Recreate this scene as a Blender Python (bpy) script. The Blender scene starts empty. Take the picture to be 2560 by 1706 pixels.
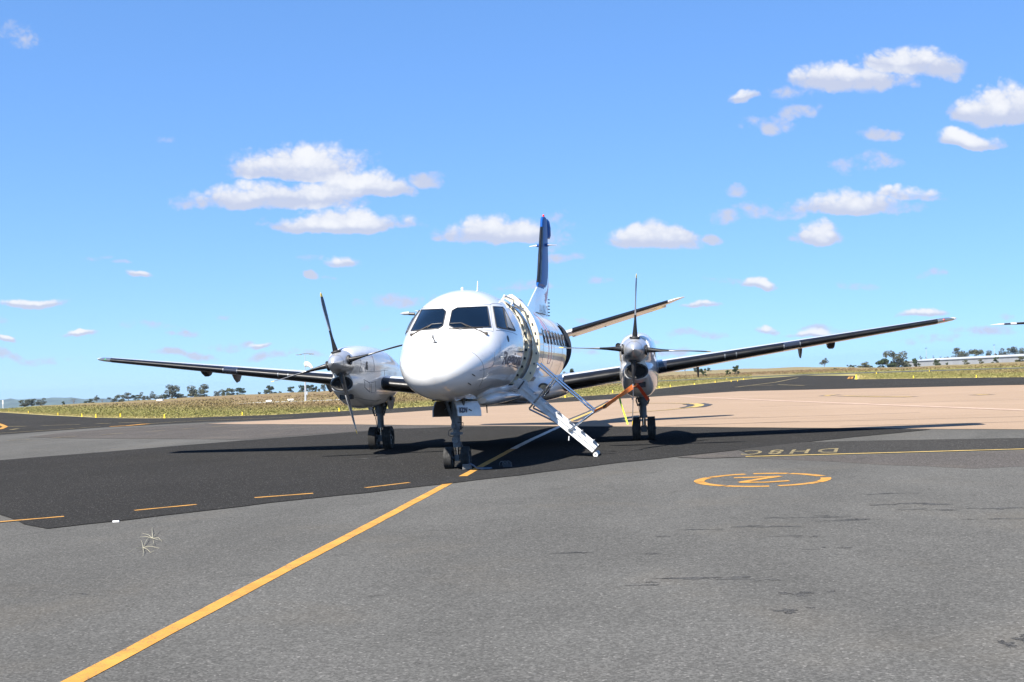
import bpy, math, random
import numpy as np
from math import sin, cos, pi, radians
from mathutils import Vector, Matrix
from mathutils.bvhtree import BVHTree

sc = bpy.context.scene
COL = sc.collection
rnd = random.Random(7)
R_ = np.random.RandomState(5)

# ------------------------------------------------------------------ camera
CAM = np.array([4.28942, -20.38499, 1.73415])
FW = np.array([-0.14081776, 0.98957911, 0.03005902])
RT = np.array([0.98893669, 0.14202671, -0.04280934])
UP = np.array([0.04663241, -0.02369815, 0.99863097])
FPX = 2914.06
cd = bpy.data.cameras.new('camera'); cam = bpy.data.objects.new('camera', cd); COL.objects.link(cam)
cam.matrix_world = Matrix(((RT[0], UP[0], -FW[0], CAM[0]), (RT[1], UP[1], -FW[1], CAM[1]),
                           (RT[2], UP[2], -FW[2], CAM[2]), (0, 0, 0, 1)))
cd.sensor_width = 36; cd.lens = FPX / 2560 * 36; cd.clip_start = .1; cd.clip_end = 60000
sc.camera = cam

# ------------------------------------------------------------------ sun, sky, exposure
SA, SB = 0.38, 0.74                       # shadow drift per metre of height (to port, aft)
sun_dir = Vector((-SA, -SB, 1)).normalized()
elev = math.asin(sun_dir.z)
sl = bpy.data.lights.new('sun', 'SUN'); sl.energy = 5.0; sl.angle = radians(.53); sl.color = (1, .94, .85)
so = bpy.data.objects.new('sun', sl); COL.objects.link(so)
so.rotation_euler = sun_dir.to_track_quat('Z', 'Y').to_euler(); so.location = (0, 0, 50)
sc.view_settings.view_transform = 'Standard'; sc.view_settings.look = 'None'
sc.view_settings.exposure = 1.4; sc.view_settings.gamma = 1
sc.view_settings.use_curve_mapping = False

W = bpy.data.worlds.new('World'); sc.world = W; W.use_nodes = True
nt = W.node_tree; nt.nodes.clear()
class NB:
    """small node builder"""
    def __init__(s, nt): s.nt = nt
    def n(s, t, **k):
        o = s.nt.nodes.new(t)
        for a, b in k.items(): setattr(o, a, b)
        return o
    def put(s, sock, v):
        if v is None: return
        if isinstance(v, bpy.types.NodeSocket): s.nt.links.new(v, sock)
        else: sock.default_value = v
    def m(s, op, a, b=None, c=None, clamp=False):
        o = s.n('ShaderNodeMath', operation=op, use_clamp=clamp)
        for i, v in enumerate((a, b, c)): s.put(o.inputs[i], v)
        return o.outputs[0]
    def v(s, op, a, b=None, scale=None):
        o = s.n('ShaderNodeVectorMath', operation=op)
        s.put(o.inputs[0], a); s.put(o.inputs[1], b)
        if scale is not None: s.put(o.inputs['Scale'], scale)
        return o.outputs['Value'] if op in ('DOT_PRODUCT', 'LENGTH') else o.outputs[0]
    def noise(s, vec, scale, detail=4, rough=.55, dist=0., out=0):
        o = s.n('ShaderNodeTexNoise'); s.put(o.inputs['Vector'], vec)
        o.inputs['Scale'].default_value = scale; o.inputs['Detail'].default_value = detail
        o.inputs['Roughness'].default_value = rough; o.inputs['Distortion'].default_value = dist
        return o.outputs[out]
    def ss(s, x, a, b, lo=0., hi=1.):
        o = s.n('ShaderNodeMapRange', interpolation_type='SMOOTHSTEP')
        for i, v in enumerate((x, a, b, lo, hi)): s.put(o.inputs[i], v)
        return o.outputs[0]
    def mix(s, f, a, b, blend='MIX'):
        o = s.n('ShaderNodeMix', data_type='RGBA', blend_type=blend)
        s.put(o.inputs[0], f); s.put(o.inputs[6], a); s.put(o.inputs[7], b)
        return o.outputs[2]
    def xyz(s, a, b, c):
        o = s.n('ShaderNodeCombineXYZ')
        for i, v in enumerate((a, b, c)): s.put(o.inputs[i], v)
        return o.outputs[0]
    def sep(s, v):
        o = s.n('ShaderNodeSeparateXYZ'); s.put(o.inputs[0], v); return o.outputs
def rgb(r, g, b): return (r, g, b, 1)

def build_sky():
    b = NB(nt)
    out = b.n('ShaderNodeOutputWorld'); bg = b.n('ShaderNodeBackground')
    sky = b.n('ShaderNodeTexSky'); sky.sky_type = 'NISHITA'; sky.sun_disc = False
    sky.sun_elevation = elev; sky.sun_rotation = math.atan2(sun_dir.x, sun_dir.y)
    sky.altitude = 900; sky.air_density = 1.0; sky.dust_density = 0.0; sky.ozone_density = 2.2
    tc = b.n('ShaderNodeTexCoord').outputs['Generated']
    d = b.v('NORMALIZE', tc)
    # the airfield falls a couple of degrees, so the level sky is tilted against it
    gu = UP * cos(radians(2.85)) + FW * sin(radians(2.85)); gf = np.cross(gu, RT)
    b.put(sky.inputs['Vector'], b.xyz(b.v('DOT_PRODUCT', d, tuple(RT)), b.v('DOT_PRODUCT', d, tuple(gf)), b.v('DOT_PRODUCT', d, tuple(gu)))) if 'Vector' in sky.inputs else None
    sd = np.array(sun_dir); sx, sy, sz = sd @ RT, sd @ gf, sd @ gu
    sky.sun_elevation = math.asin(sz); sky.sun_rotation = math.atan2(sx, sy)
    # direction coordinates around the heading of the apron
    f = b.m('MAXIMUM', b.v('DOT_PRODUCT', d, tuple(FW)), .05)
    x = b.m('DIVIDE', b.v('DOT_PRODUCT', d, tuple(RT)), f)
    y = b.m('DIVIDE', b.v('DOT_PRODUCT', d, tuple(UP)), f)
    front = b.ss(b.v('DOT_PRODUCT', d, tuple(FW)), .25, .5)
    P = b.xyz(x, y, 0.)
    # billowy warp, flatter far down
    n1 = b.noise(P, 11, 5, .55, .2, 1)
    off = b.v('MULTIPLY', b.v('SUBTRACT', n1, (.5, .5, .5)), (.060, .034, 0))
    Q = b.v('ADD', P, off)
    qs = b.sep(Q); qv = b.xyz(qs[0], qs[1], b.m('MULTIPLY', qs[1], -1.))
    # x, y (pixels of the photograph, cloud centre at its base line), half width, height up, depth down, opacity
    CL = [(752, 446, 192, 92, 16, 1), (676, 508, 240, 48, 22, 1), (905, 486, 112, 62, 20, .9), (1050, 458, 34, 22, 10, .5),
          (856, 572, 200, 36, 14, .95), (838, 570, 92, 52, 14, 1), (640, 566, 20, 10, 6, .35),
          (1235, 605, 155, 66, 14, 1), (1200, 598, 90, 60, 15, 1), (1390, 580, 50, 34, 26, .5), (1618, 612, 118, 54, 16, 1), (1580, 606, 50, 46, 12, 1), (1680, 600, 40, 40, 12, 1),
          (2040, 604, 76, 54, 14, 1), (2130, 532, 170, 60, 14, 1), (2260, 500, 90, 26, 12, .8), (1960, 545, 60, 16, 10, .4),
          (2270, 165, 130, 58, 34, .92), (2110, 215, 170, 56, 34, .95), (2000, 235, 60, 16, 16, .5), (2500, 275, 150, 76, 26, 1), (2430, 272, 80, 56, 24, .9),
          (2426, 352, 102, 38, 10, .95), (1845, 243, 46, 18, 16, .7), (2012, 286, 38, 14, 10, .5), (1912, 312, 40, 16, 12, .4),
          (2165, 413, 60, 18, 18, .55), (1862, 480, 24, 10, 10, .4), (1820, 540, 32, 20, 14, .45), (1882, 540, 24, 22, 12, .5),
          (1780, 597, 20, 8, 7, .5), (1880, 708, 44, 22, 9, .7), (1790, 702, 44, 8, 7, .5), (865, 655, 54, 22, 10, .8), (800, 642, 34, 8, 8, .4), (788, 692, 26, 16, 7, .8), (840, 692, 14, 6, 5, .4),
          (352, 688, 34, 14, 8, .8), (30, 72, 42, 22, 16, .5), (72, 98, 34, 18, 14, .5), (2322, 691, 34, 9, 6, .55), (2160, 708, 40, 6, 6, .3), (2210, 340, 50, 8, 10, .22), (415, 341, 32, 6, 8, .18),
          (90, 750, 92, 13, 9, .6), (0, 790, 30, 8, 6, .5), (200, 825, 60, 9, 7, .6), (20, 842, 34, 11, 7, .8), (80, 886, 70, 9, 7, .45), (390, 815, 46, 7, 7, .35), (455, 831, 34, 7, 6, .45),
          (250, 641, 30, 6, 5, .3), (320, 654, 26, 5, 5, .25), (1000, 750, 56, 15, 12, .45), (665, 868, 38, 9, 6, .6), (600, 860, 54, 8, 6, .4), (720, 890, 70, 7, 6, .4), (560, 783, 26, 6, 5, .25), (960, 816, 40, 6, 6, .35),
          (1310, 712, 66, 14, 9, .55), (1420, 648, 34, 8, 7, .45), (1760, 768, 54, 12, 7, .75), (1455, 803, 26, 10, 7, .4), (1905, 825, 40, 18, 8, .75), (2030, 832, 100, 12, 8, .6), (2310, 790, 62, 16, 7, .8), (2120, 818, 110, 8, 8, .3),
          (1740, 842, 40, 9, 6, .5), (1440, 886, 50, 8, 7, .5), (1620, 858, 44, 6, 6, .35), (2480, 834, 90, 10, 8, .4), (2540, 800, 40, 8, 7, .4), (1500, 691, 26, 7, 6, .35), (2330, 850, 80, 8, 6, .3), (470, 885, 60, 6, 6, .3), (1680, 885, 60, 6, 6, .3)]
    dist = None; base = None
    def px(X, Y): return (X - 1280) / FPX, -(Y - 853) / FPX
    def ell(X, Y, a, hu, hd, op, dy=0.):
        cx, cy = px(X, Y)
        cy += dy * hu / FPX
        s_ = b.v('SUBTRACT', qv, (cx, cy, -cy))
        s_ = b.v('MULTIPLY', s_, (FPX / a / 1.06, FPX / hu / 1.08, FPX / hd / 1.1))
        s_ = b.v('MAXIMUM', s_, (-1e4, 0, 0))
        r = b.v('DOT_PRODUCT', s_, s_)
        r = b.m('SUBTRACT', 1.0, r)
        return r
    for c in CL:
        if c[5] < .6: c = (c[0], c[1], c[2] * 1.7, c[3] * 1.5, c[4] * 1.6, c[5])
        r = ell(*c)
        r = b.m('MINIMUM', r, .85)
        r = b.m('MULTIPLY_ADD', r, .45 + .55 * c[5], -.20 * (1 - c[5])) if c[5] >= .6 else b.m('MULTIPLY_ADD', r, .30 + .40 * c[5], -.07)
        dist = r if dist is None else b.m('MAXIMUM', dist, r)
    core = None
    for c in CL:
        if c[5] < .6 or c[2] < 30: continue
        X, Y, a, hu, hd, op = c
        r = ell(X - a * .06, Y - hu * .42, a * .95, hu * .75, hu * .42, 1)
        core = r if core is None else b.m('MAXIMUM', core, r)
    n2 = None                                       # rounded billows: folded noise over four octaves
    for fr, am in ((20, .62), (43, .36), (90, .22), (190, .13)):
        q = b.noise(b.v('MULTIPLY', b.v('ADD', P, (fr * .37, fr * .11, 0)), (1, 1.15, 1)), fr, 1.5, .5)
        q = b.m('MULTIPLY', b.m('ABSOLUTE', b.m('MULTIPLY_ADD', q, 2., -1.)), am * 2.2)
        n2 = q if n2 is None else b.m('ADD', n2, q)
    n3 = b.noise(b.v('MULTIPLY', P, (1, 1.05, 1)), 15, 6, .62)
    dn = b.m('ADD', dist, b.m('MULTIPLY', b.m('SUBTRACT', n2, .50), .85))
    dn = b.m('ADD', dn, b.m('MULTIPLY', b.m('SUBTRACT', n3, .5), .65))
    a_front = b.m('MULTIPLY', b.ss(dn, -.08, .60), front)
    # the rest of the sky carries the same fair-weather clouds
    ds = b.sep(d)
    zz = b.m('MAXIMUM', ds[2], .03)
    pl = b.xyz(b.m('DIVIDE', ds[0], zz), b.m('DIVIDE', ds[1], zz), 0.)
    g = b.noise(pl, .55, 7, .58, .1)
    a_rest = b.m('MULTIPLY', b.ss(g, .61, .74), b.m('SUBTRACT', 1., front))
    a_rest = b.m('MULTIPLY', a_rest, b.ss(ds[2], .04, .14))
    alpha = b.m('MAXIMUM', a_front, a_rest)
    lit = b.m('ADD', core, b.m('MULTIPLY', b.m('SUBTRACT', n2, .55), 1.1))
    lit = b.ss(lit, -.3, 1.25)
    lit = b.m('MAXIMUM', lit, b.m('SUBTRACT', 1., front))
    ccol = b.mix(lit, rgb(4.6, 5.0, 6.3), rgb(7.35, 7.4, 7.6))
    skc = b.n('ShaderNodeHueSaturation'); b.put(skc.inputs['Color'], sky.outputs[0])
    skc.inputs['Saturation'].default_value = 1.15; skc.inputs['Value'].default_value = 1.12
    skc = b.n('ShaderNodeMix', data_type='RGBA', blend_type='MULTIPLY')
    hs = [n_ for n_ in nt.nodes if n_.bl_idname == 'ShaderNodeHueSaturation'][0]
    skc.inputs[0].default_value = 1; nt.links.new(hs.outputs[0], skc.inputs[6]); skc.inputs[7].default_value = (.74, .95, 1.22, 1)
    gm = b.n('ShaderNodeGamma'); gm.inputs[1].default_value = .55; nt.links.new(skc.outputs[2], gm.inputs[0])
    skf = b.mix(1., gm.outputs[0], rgb(1.50, 2.0, 2.7), 'MULTIPLY')
    col = b.mix(b.m('MULTIPLY', alpha, .95), skf, ccol)
    b.put(bg.inputs['Color'], col); bg.inputs['Strength'].default_value = 0.05
    nt.links.new(bg.outputs[0], out.inputs[0])
build_sky()
W.cycles.sampling_method = 'MANUAL'; W.cycles.sample_map_resolution = 256

# ------------------------------------------------------------------ pixel <-> place helpers (used to survey where things stand)
def ray(x, y): return FW + RT * (x - 1280) / FPX - UP * (y - 853) / FPX
def G(x, y, z=0.):
    d = ray(x, y); return CAM + d * ((z - CAM[2]) / d[2])
def at_y(x, y, Y): d = ray(x, y); return CAM + d * ((Y - CAM[1]) / d[1])
def at_x(x, y, X): d = ray(x, y); return CAM + d * ((X - CAM[0]) / d[0])
def at_d(x, y, D): return CAM + ray(x, y) * D

# ------------------------------------------------------------------ materials
MATS = {}
def pmat(name, color, rough=.5, metal=0., spec=.5, coat=0., vary=0., vscale=6., bump=0., bscale=40., coat_r=.04):
    if name in MATS: return MATS[name]
    m = bpy.data.materials.new(name); m.use_nodes = True
    b = NB(m.node_tree); p = m.node_tree.nodes['Principled BSDF']
    geo = b.n('ShaderNodeNewGeometry').outputs['Position']
    if vary > 0:
        f = b.noise(geo, vscale, 6, .6)
        f = b.ss(f, .3, .7)
        c2 = tuple(max(0, c * (1 - vary)) for c in color) + (1,)
        c1 = tuple(min(1, c * (1 + vary * .35)) for c in color) + (1,)
        b.put(p.inputs['Base Color'], b.mix(f, c2, c1))
        b.put(p.inputs['Roughness'], b.ss(f, 0, 1, min(1, rough * 1.25), rough * .85))
    else:
        p.inputs['Base Color'].default_value = tuple(color) + (1,)
        p.inputs['Roughness'].default_value = rough
    p.inputs['Metallic'].default_value = metal
    p.inputs['Specular IOR Level'].default_value = spec
    p.inputs['Coat Weight'].default_value = coat; p.inputs['Coat Roughness'].default_value = coat_r
    if bump > 0:
        bn = b.n('ShaderNodeBump'); bn.inputs['Strength'].default_value = bump; bn.inputs['Distance'].default_value = .01
        b.put(bn.inputs['Height'], b.noise(geo, bscale, 5, .6)); b.put(p.inputs['Normal'], bn.outputs[0])
    MATS[name] = m
    return m

def paint_mat():
    m = bpy.data.materials.new('gloss_white_paint'); m.use_nodes = True
    b = NB(m.node_tree); p = m.node_tree.nodes['Principled BSDF']
    geo = b.n('ShaderNodeNewGeometry').outputs['Position']
    st = b.noise(b.v('MULTIPLY', geo, (2.5, .7, 2.5)), 3, 8, .65)          # grime streaks along the airflow
    f = b.ss(st, .52, .8)
    b.put(p.inputs['Base Color'], b.mix(b.m('MULTIPLY', f, .5), rgb(.60, .60, .59), rgb(.43, .42, .395)))
    p.inputs['Roughness'].default_value = .32
    p.inputs['Coat Weight'].default_value = 1; p.inputs['Coat Roughness'].default_value = .035
    bn = b.n('ShaderNodeBump'); bn.inputs['Strength'].default_value = .10; bn.inputs['Distance'].default_value = .02
    b.put(bn.inputs['Height'], b.noise(geo, 2.2, 3, .5))
    b.put(p.inputs['Normal'], bn.outputs[0]); b.put(p.inputs['Coat Normal'], bn.outputs[0])
    MATS['gloss_white_paint'] = m; return m
WHITE = paint_mat()
BOOT = pmat('black_rubber_boot', (.005, .005, .0055), .36, spec=.35, vary=.3, vscale=3)
BLACK = pmat('matt_black', (.015, .015, .016), .55)
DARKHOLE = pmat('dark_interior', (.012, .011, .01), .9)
GLASS = pmat('cockpit_glass', (.003, .008, .018), .03, spec=.30)
TYRE = pmat('tyre_rubber', (.019, .0185, .0175), .8, vary=.3, vscale=9)
STEEL = pmat('grey_gear_metal', (.095, .108, .122), .45, .3, vary=.35, vscale=8)
CHROME = pmat('chrome', (.75, .76, .78), .12, 1.)
SPIN = pmat('polished_spinner', (.62, .63, .64), .33, .75, vary=.08)
BLADE = pmat('black_blade', (.010, .010, .011), .42, spec=.35, vary=.2)
BLADE_EDGE = pmat('erosion_strip', (.42, .41, .39), .35, .6)
YELLOW = pmat('yellow_paint', (.75, .52, .03), .5)
CREAM = pmat('cream_primer', (.72, .65, .47), .5, vary=.15, vscale=5)
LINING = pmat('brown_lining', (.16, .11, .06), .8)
NAVY = pmat('navy_paint', (.008, .065, .25), .45, spec=.15)
MAROON = pmat('maroon_paint', (.30, .09, .10), .35)
SEAM = pmat('panel_seam', (.12, .12, .12), .6)
SEAL = pmat('window_seal', (.03, .03, .03), .5)
DULL = pmat('dull_grey_paint', (.33, .34, .35), .5, vary=.2)
STAIRP = pmat('stair_white_paint', (.62, .63, .63), .4, vary=.2, vscale=7)
ORANGE = pmat('orange_webbing', (.75, .17, .02), .7)
LIME = pmat('lime_webbing', (.55, .75, .05), .6)
GREEN = pmat('green_webbing', (.08, .30, .03), .6)
LENS = pmat('lamp_lens', (.20, .21, .20), .08, .6, coat=1)
RED = pmat('red_lens', (.5, .02, .02), .2)
TEXTM = pmat('navy_lettering', (.02, .03, .07), .4)
DIRT = pmat('brown_grime', (.045, .034, .024), .7)

# ------------------------------------------------------------------ mesh helpers
class MB:
    def __init__(s): s.V = []; s.F = []; s.M = []; s.mats = []
    def mi(s, mat):
        if mat not in s.mats: s.mats.append(mat)
        return s.mats.index(mat)
    def add(s, V, F, mat):
        o = len(s.V); i = s.mi(mat)
        s.V += [tuple(map(float, v)) for v in V]
        for f in F: s.F.append(tuple(o + k for k in f)); s.M.append(i)
    def box(s, c, size, mat, rot=None):
        hx, hy, hz = size[0] / 2, size[1] / 2, size[2] / 2
        V = [Vector((x * hx, y * hy, z * hz)) for x in (-1, 1) for y in (-1, 1) for z in (-1, 1)]
        if rot is not None: V = [rot @ v for v in V]
        V = [v + Vector(c) for v in V]
        s.add(V, [(0, 1, 3, 2), (4, 6, 7, 5), (0, 4, 5, 1), (2, 3, 7, 6), (0, 2, 6, 4), (1, 5, 7, 3)], mat)
    def beam(s, a, b_, w, h, mat, up=(0, 0, 1)):
        a = Vector(a); b_ = Vector(b_); z = (b_ - a); L = z.length; z.normalize()
        x = Vector(up).cross(z)
        if x.length < 1e-4: x = Vector((1, 0, 0))
        x.normalize(); y = z.cross(x)
        rot = Matrix((x, y, z)).transposed()
        s.box((a + b_) / 2, (w, h, L), mat, rot)
    def tube(s, path, r, mat, n=8, closed=False, caps=True):
        P = [Vector(p) for p in path]; k = len(P)
        rr = r if isinstance(r, (list, tuple)) else [r] * k
        V = []; prev = None
        for i in range(k):
            if closed: t = P[(i + 1) % k] - P[i - 1]
            else: t = P[min(i + 1, k - 1)] - P[max(i - 1, 0)]
            t.normalize()
            if prev is None:
                a = Vector((0, 0, 1)) if abs(t.z) < .9 else Vector((1, 0, 0))
                x = a.cross(t).normalized()
            else:
                x = (prev - t * prev.dot(t)).normalized()
            prev = x; y = t.cross(x)
            for j in range(n):
                q = 2 * pi * j / n
                V.append(P[i] + (x * cos(q) + y * sin(q)) * rr[i])
        F = []
        for i in range(k if closed else k - 1):
            i2 = (i + 1) % k
            for j in range(n): F.append((i * n + j, i * n + (j + 1) % n, i2 * n + (j + 1) % n, i2 * n + j))
        if caps and not closed: F += [tuple(range(n))[::-1], tuple((k - 1) * n + j for j in range(n))]
        s.add(V, F, mat)
    def lathe(s, prof, mat, o=(0, 0, 0), axis='Y', n=24):
        V = []; F = []; k = len(prof)
        for (a, r) in prof:
            for j in range(n):
                q = 2 * pi * j / n; c, d = r * cos(q), r * sin(q)
                v = {'Y': (c, a, d), 'X': (a, c, d), 'Z': (c, d, a)}[axis]
                V.append((v[0] + o[0], v[1] + o[1], v[2] + o[2]))
        for i in range(k - 1):
            for j in range(n): F.append((i * n + j, i * n + (j + 1) % n, (i + 1) * n + (j + 1) % n, (i + 1) * n + j))
        s.add(V, F, mat)
    def loft(s, rings, mat, cap0=True, cap1=True, mat_fn=None, closed=True):
        n = len(rings[0]); V = [p for r in rings for p in r]; o = len(s.V)
        s.V += [tuple(map(float, v)) for v in V]
        for i in range(len(rings) - 1):
            for j in range(n if closed else n - 1):
                f = (i * n + j, i * n + (j + 1) % n, (i + 1) * n + (j + 1) % n, (i + 1) * n + j)
                mm = mat
                if mat_fn:
                    mm = mat_fn(i, j)
                    if mm is None: continue
                s.F.append(tuple(o + k for k in f)); s.M.append(s.mi(mm))
        if cap0: s.F.append(tuple(o + j for j in range(n))[::-1]); s.M.append(s.mi(mat))
        if cap1: s.F.append(tuple(o + (len(rings) - 1) * n + j for j in range(n))); s.M.append(s.mi(mat))
    def mesh(s, name, smooth=True, angle=40, fix=True):
        me = bpy.data.meshes.new(name); me.from_pydata(s.V, [], s.F)
        for m in s.mats: me.materials.append(m)
        if s.M: me.polygons.foreach_set('material_index', s.M)
        me.validate(); me.update()
        if fix:
            import bmesh
            bm = bmesh.new(); bm.from_mesh(me); bmesh.ops.recalc_face_normals(bm, faces=bm.faces); bm.to_mesh(me); bm.free()
        if smooth:
            me.polygons.foreach_set('use_smooth', [True] * len(me.polygons))
            me.set_sharp_from_angle(angle=radians(angle))
        return me
    def obj(s, name, parent=None, **k):
        return link(name, s.mesh(name, **k), parent)
def link(name, me, parent=None, loc=None):
    o = bpy.data.objects.new(name, me); COL.objects.link(o)
    if parent is not None:
        o.parent = parent
        if parent.type == 'EMPTY' and parent.parent is None and loc is None:
            o.location = -parent.location
    if loc is not None: o.location = loc
    return o
def thing(name, label, cat, loc=(0, 0, 0), group=None):
    o = bpy.data.objects.new(name, None); COL.objects.link(o); o.location = loc; o.empty_display_size = .3
    tag(o, label, cat, group); return o
def tag(o, label, cat, group=None):
    o['label'] = label; o['category'] = cat
    if group: o['group'] = group
    return o
def struct(o, kind='structure'): o['kind'] = kind; return o
def mirror(P): return [(-p[0], p[1], p[2]) for p in P]

def interp(xs, ys, x):
    """monotone cubic"""
    xs = np.asarray(xs, float); ys = np.asarray(ys, float); x = np.asarray(x, float)
    h = np.diff(xs); d = np.diff(ys) / h; m = np.zeros(len(xs)); m[0] = d[0]; m[-1] = d[-1]
    for i in range(1, len(xs) - 1):
        if d[i - 1] * d[i] > 0:
            w1 = 2 * h[i] + h[i - 1]; w2 = h[i] + 2 * h[i - 1]
            m[i] = (w1 + w2) / (w1 / d[i - 1] + w2 / d[i])
    i = np.clip(np.searchsorted(xs, x) - 1, 0, len(xs) - 2); t = (x - xs[i]) / h[i]
    return ((2 * t**3 - 3 * t**2 + 1) * ys[i] + (t**3 - 2 * t**2 + t) * h[i] * m[i] + (-2 * t**3 + 3 * t**2) * ys[i + 1] + (t**3 - t**2) * h[i] * m[i + 1])

# ------------------------------------------------------------------ ground materials
def asphalt(name, c1, c2, grain=55., rough=.9, patch=.5, stain=0., warm=0., band=0.):
    m = bpy.data.materials.new(name); m.use_nodes = True
    b = NB(m.node_tree); p = m.node_tree.nodes['Principled BSDF']
    geo = b.n('ShaderNodeNewGeometry').outputs['Position']
    vo = b.n('ShaderNodeTexVoronoi'); vo.inputs['Scale'].default_value = grain; b.put(vo.inputs['Vector'], geo)
    chip = b.sep(vo.outputs['Color'])[0]
    fine = b.noise(geo, grain * .35, 6, .75)
    g = b.m('ADD', b.m('MULTIPLY', chip, .55), b.m('MULTIPLY', fine, .45))
    col = b.mix(b.ss(g, .22, .80), tuple(c1) + (1,), tuple(c2) + (1,))
    pale = b.ss(chip, .955, .99)                                            # pale chippings
    col = b.mix(b.m('MULTIPLY', pale, .45), col, rgb(.26, .25, .235))
    big = b.noise(b.v('MULTIPLY', geo, (1, .55, 1)), .35, 7, .62, .4)
    col = b.mix(b.m('MULTIPLY', b.ss(big, .35, .7), patch), b.mix(.35, col, rgb(.012, .0125, .013)), col)
    mid = b.noise(b.v('MULTIPLY', geo, (1, .8, 1)), 1.7, 6, .6, .5)
    col = b.mix(b.m('MULTIPLY', b.ss(mid, .55, .75), .16), col, rgb(.022, .0225, .023))
    if warm: col = b.mix(b.m('MULTIPLY', b.ss(b.noise(geo, .5, 5, .6, .3), .5, .75), warm), col, rgb(.17, .14, .10))
    if stain:
        s1 = b.noise(b.v('MULTIPLY', geo, (1.0, 2.1, 1)), .8, 8, .68, .6)
        s1 = b.ss(s1, .635, .70)
        s1 = b.m('MULTIPLY', s1, b.ss(b.noise(geo, .16, 3, .5), .46, .60))
        col = b.mix(b.m('MULTIPLY', s1, stain), col, rgb(.022, .022, .022))
    if band:                                                                # paving lanes
        wv = b.noise(b.v('MULTIPLY', geo, (.02, 1.1, 1)), 1.2, 3, .5)
        col = b.mix(b.m('MULTIPLY', b.ss(wv, .45, .62), band), col, rgb(.03, .03, .03))
    b.put(p.inputs['Base Color'], col); p.inputs['Roughness'].default_value = rough
    p.inputs['Specular IOR Level'].default_value = .0
    bn = b.n('ShaderNodeBump'); bn.inputs['Strength'].default_value = .55; bn.inputs['Distance'].default_value = .006
    b.put(bn.inputs['Height'], g); b.put(p.inputs['Normal'], bn.outputs[0])
    MATS[name] = m; return m
A_BASE = asphalt('old_apron_asphalt', (.078, .0775, .0735), (.134, .1325, .1255), 66, stain=.85, warm=.10)
A_DARK = asphalt('new_dark_asphalt', (.0215, .0213, .0211), (.0425, .0422, .0418), 75, patch=.35, stain=.35)
A_TAXI = asphalt('taxiway_asphalt', (.0235, .0232, .0228), (.0520, .0512, .0500), 50, patch=.6, band=.35)
A_OLD = asphalt('brownish_old_asphalt', (.062, .0575, .0545), (.124, .115, .109), 60, patch=.4, warm=.15)
A_LANE = asphalt('sealed_lane_asphalt', (.033, .0325, .0317), (.068, .0665, .0640), 60, patch=.4)
RUNWAYM = asphalt('runway_asphalt', (.06, .06, .062), (.12, .12, .12), 20, patch=.3)
def tan_mat():
    m = bpy.data.materials.new('tan_concrete'); m.use_nodes = True
    b = NB(m.node_tree); p = m.node_tree.nodes['Principled BSDF']
    geo = b.n('ShaderNodeNewGeometry').outputs['Position']
    g = b.noise(geo, 30, 6, .7)
    col = b.mix(b.ss(g, .3, .7), rgb(.215, .154, .106), rgb(.285, .212, .150))
    lane = b.noise(b.v('MULTIPLY', geo, (.05, .9, 1)), 1.0, 5, .6)
    col = b.mix(b.m('MULTIPLY', b.ss(lane, .5, .72), .35), col, rgb(.19, .134, .094))
    big = b.noise(geo, .12, 6, .6, .3)
    col = b.mix(b.m('MULTIPLY', b.ss(big, .48, .7), .3), col, rgb(.34, .25, .185))
    b.put(p.inputs['Base Color'], col); p.inputs['Roughness'].default_value = .9; p.inputs['Specular IOR Level'].default_value = .06
    bn = b.n('ShaderNodeBump'); bn.inputs['Strength'].default_value = .3; bn.inputs['Distance'].default_value = .006
    b.put(bn.inputs['Height'], g); b.put(p.inputs['Normal'], bn.outputs[0]); return m
TAN = tan_mat()
def worn_paint(name, c, under, wear=.35):
    m = bpy.data.materials.new(name); m.use_nodes = True
    b = NB(m.node_tree); p = m.node_tree.nodes['Principled BSDF']
    geo = b.n('ShaderNodeNewGeometry').outputs['Position']
    n = b.noise(geo, 70, 6, .75); n2 = b.noise(geo, 5, 5, .6)
    w = b.ss(b.m('ADD', n, b.m('MULTIPLY', n2, .5)), .98 - wear * .4, 1.06 - wear * .3)
    cc = b.mix(b.ss(b.noise(geo, 2.2, 5, .6), .3, .7), tuple(x * .72 for x in c) + (1,), tuple(c) + (1,))
    b.put(p.inputs['Base Color'], b.mix(b.m('MULTIPLY', w, .85), cc, tuple(under) + (1,)))
    p.inputs['Roughness'].default_value = .8; p.inputs['Specular IOR Level'].default_value = .1
    return m
P_YEL = worn_paint('yellow_line_paint', (.45, .228, .048), (.07, .066, .060), .5)
P_PALE = worn_paint('pale_yellow_paint', (.46, .325, .105), (.07, .065, .06), .45)
P_WORN = worn_paint('worn_pale_paint', (.30, .235, .105), (.05, .049, .044), .8)
P_WHITE = worn_paint('white_line_paint', (.60, .58, .55), (.15, .13, .11), .45)
P_BLACK = pmat('black_border_paint', (.03, .03, .032), .8)
P_JOINT = pmat('dark_joint', (.11, .078, .056), .9)
TAR = worn_paint('tar_stain', (.020, .020, .019), (.078, .076, .071), .85)
def grass_nodes(b):
    geo = b.n('ShaderNodeNewGeometry').outputs['Position']
    g = b.v('MULTIPLY', geo, (1, 1, 0))
    mot = b.noise(g, .55, 8, .7)
    med = b.noise(b.v('MULTIPLY', g, (.35, 1, 1)), .07, 6, .6, .3)
    red = b.ss(b.m('ADD', med, b.m('MULTIPLY', b.m('SUBTRACT', mot, .5), .5)), .30, .50)
    green = rgb(.150, .148, .046); ylw = rgb(.200, .180, .064); rd = rgb(.155, .104, .060); straw = rgb(.30, .25, .11)
    col = b.mix(b.ss(mot, .35, .65), green, ylw)
    return geo, g, mot, med, red, col, rd, straw
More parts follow.
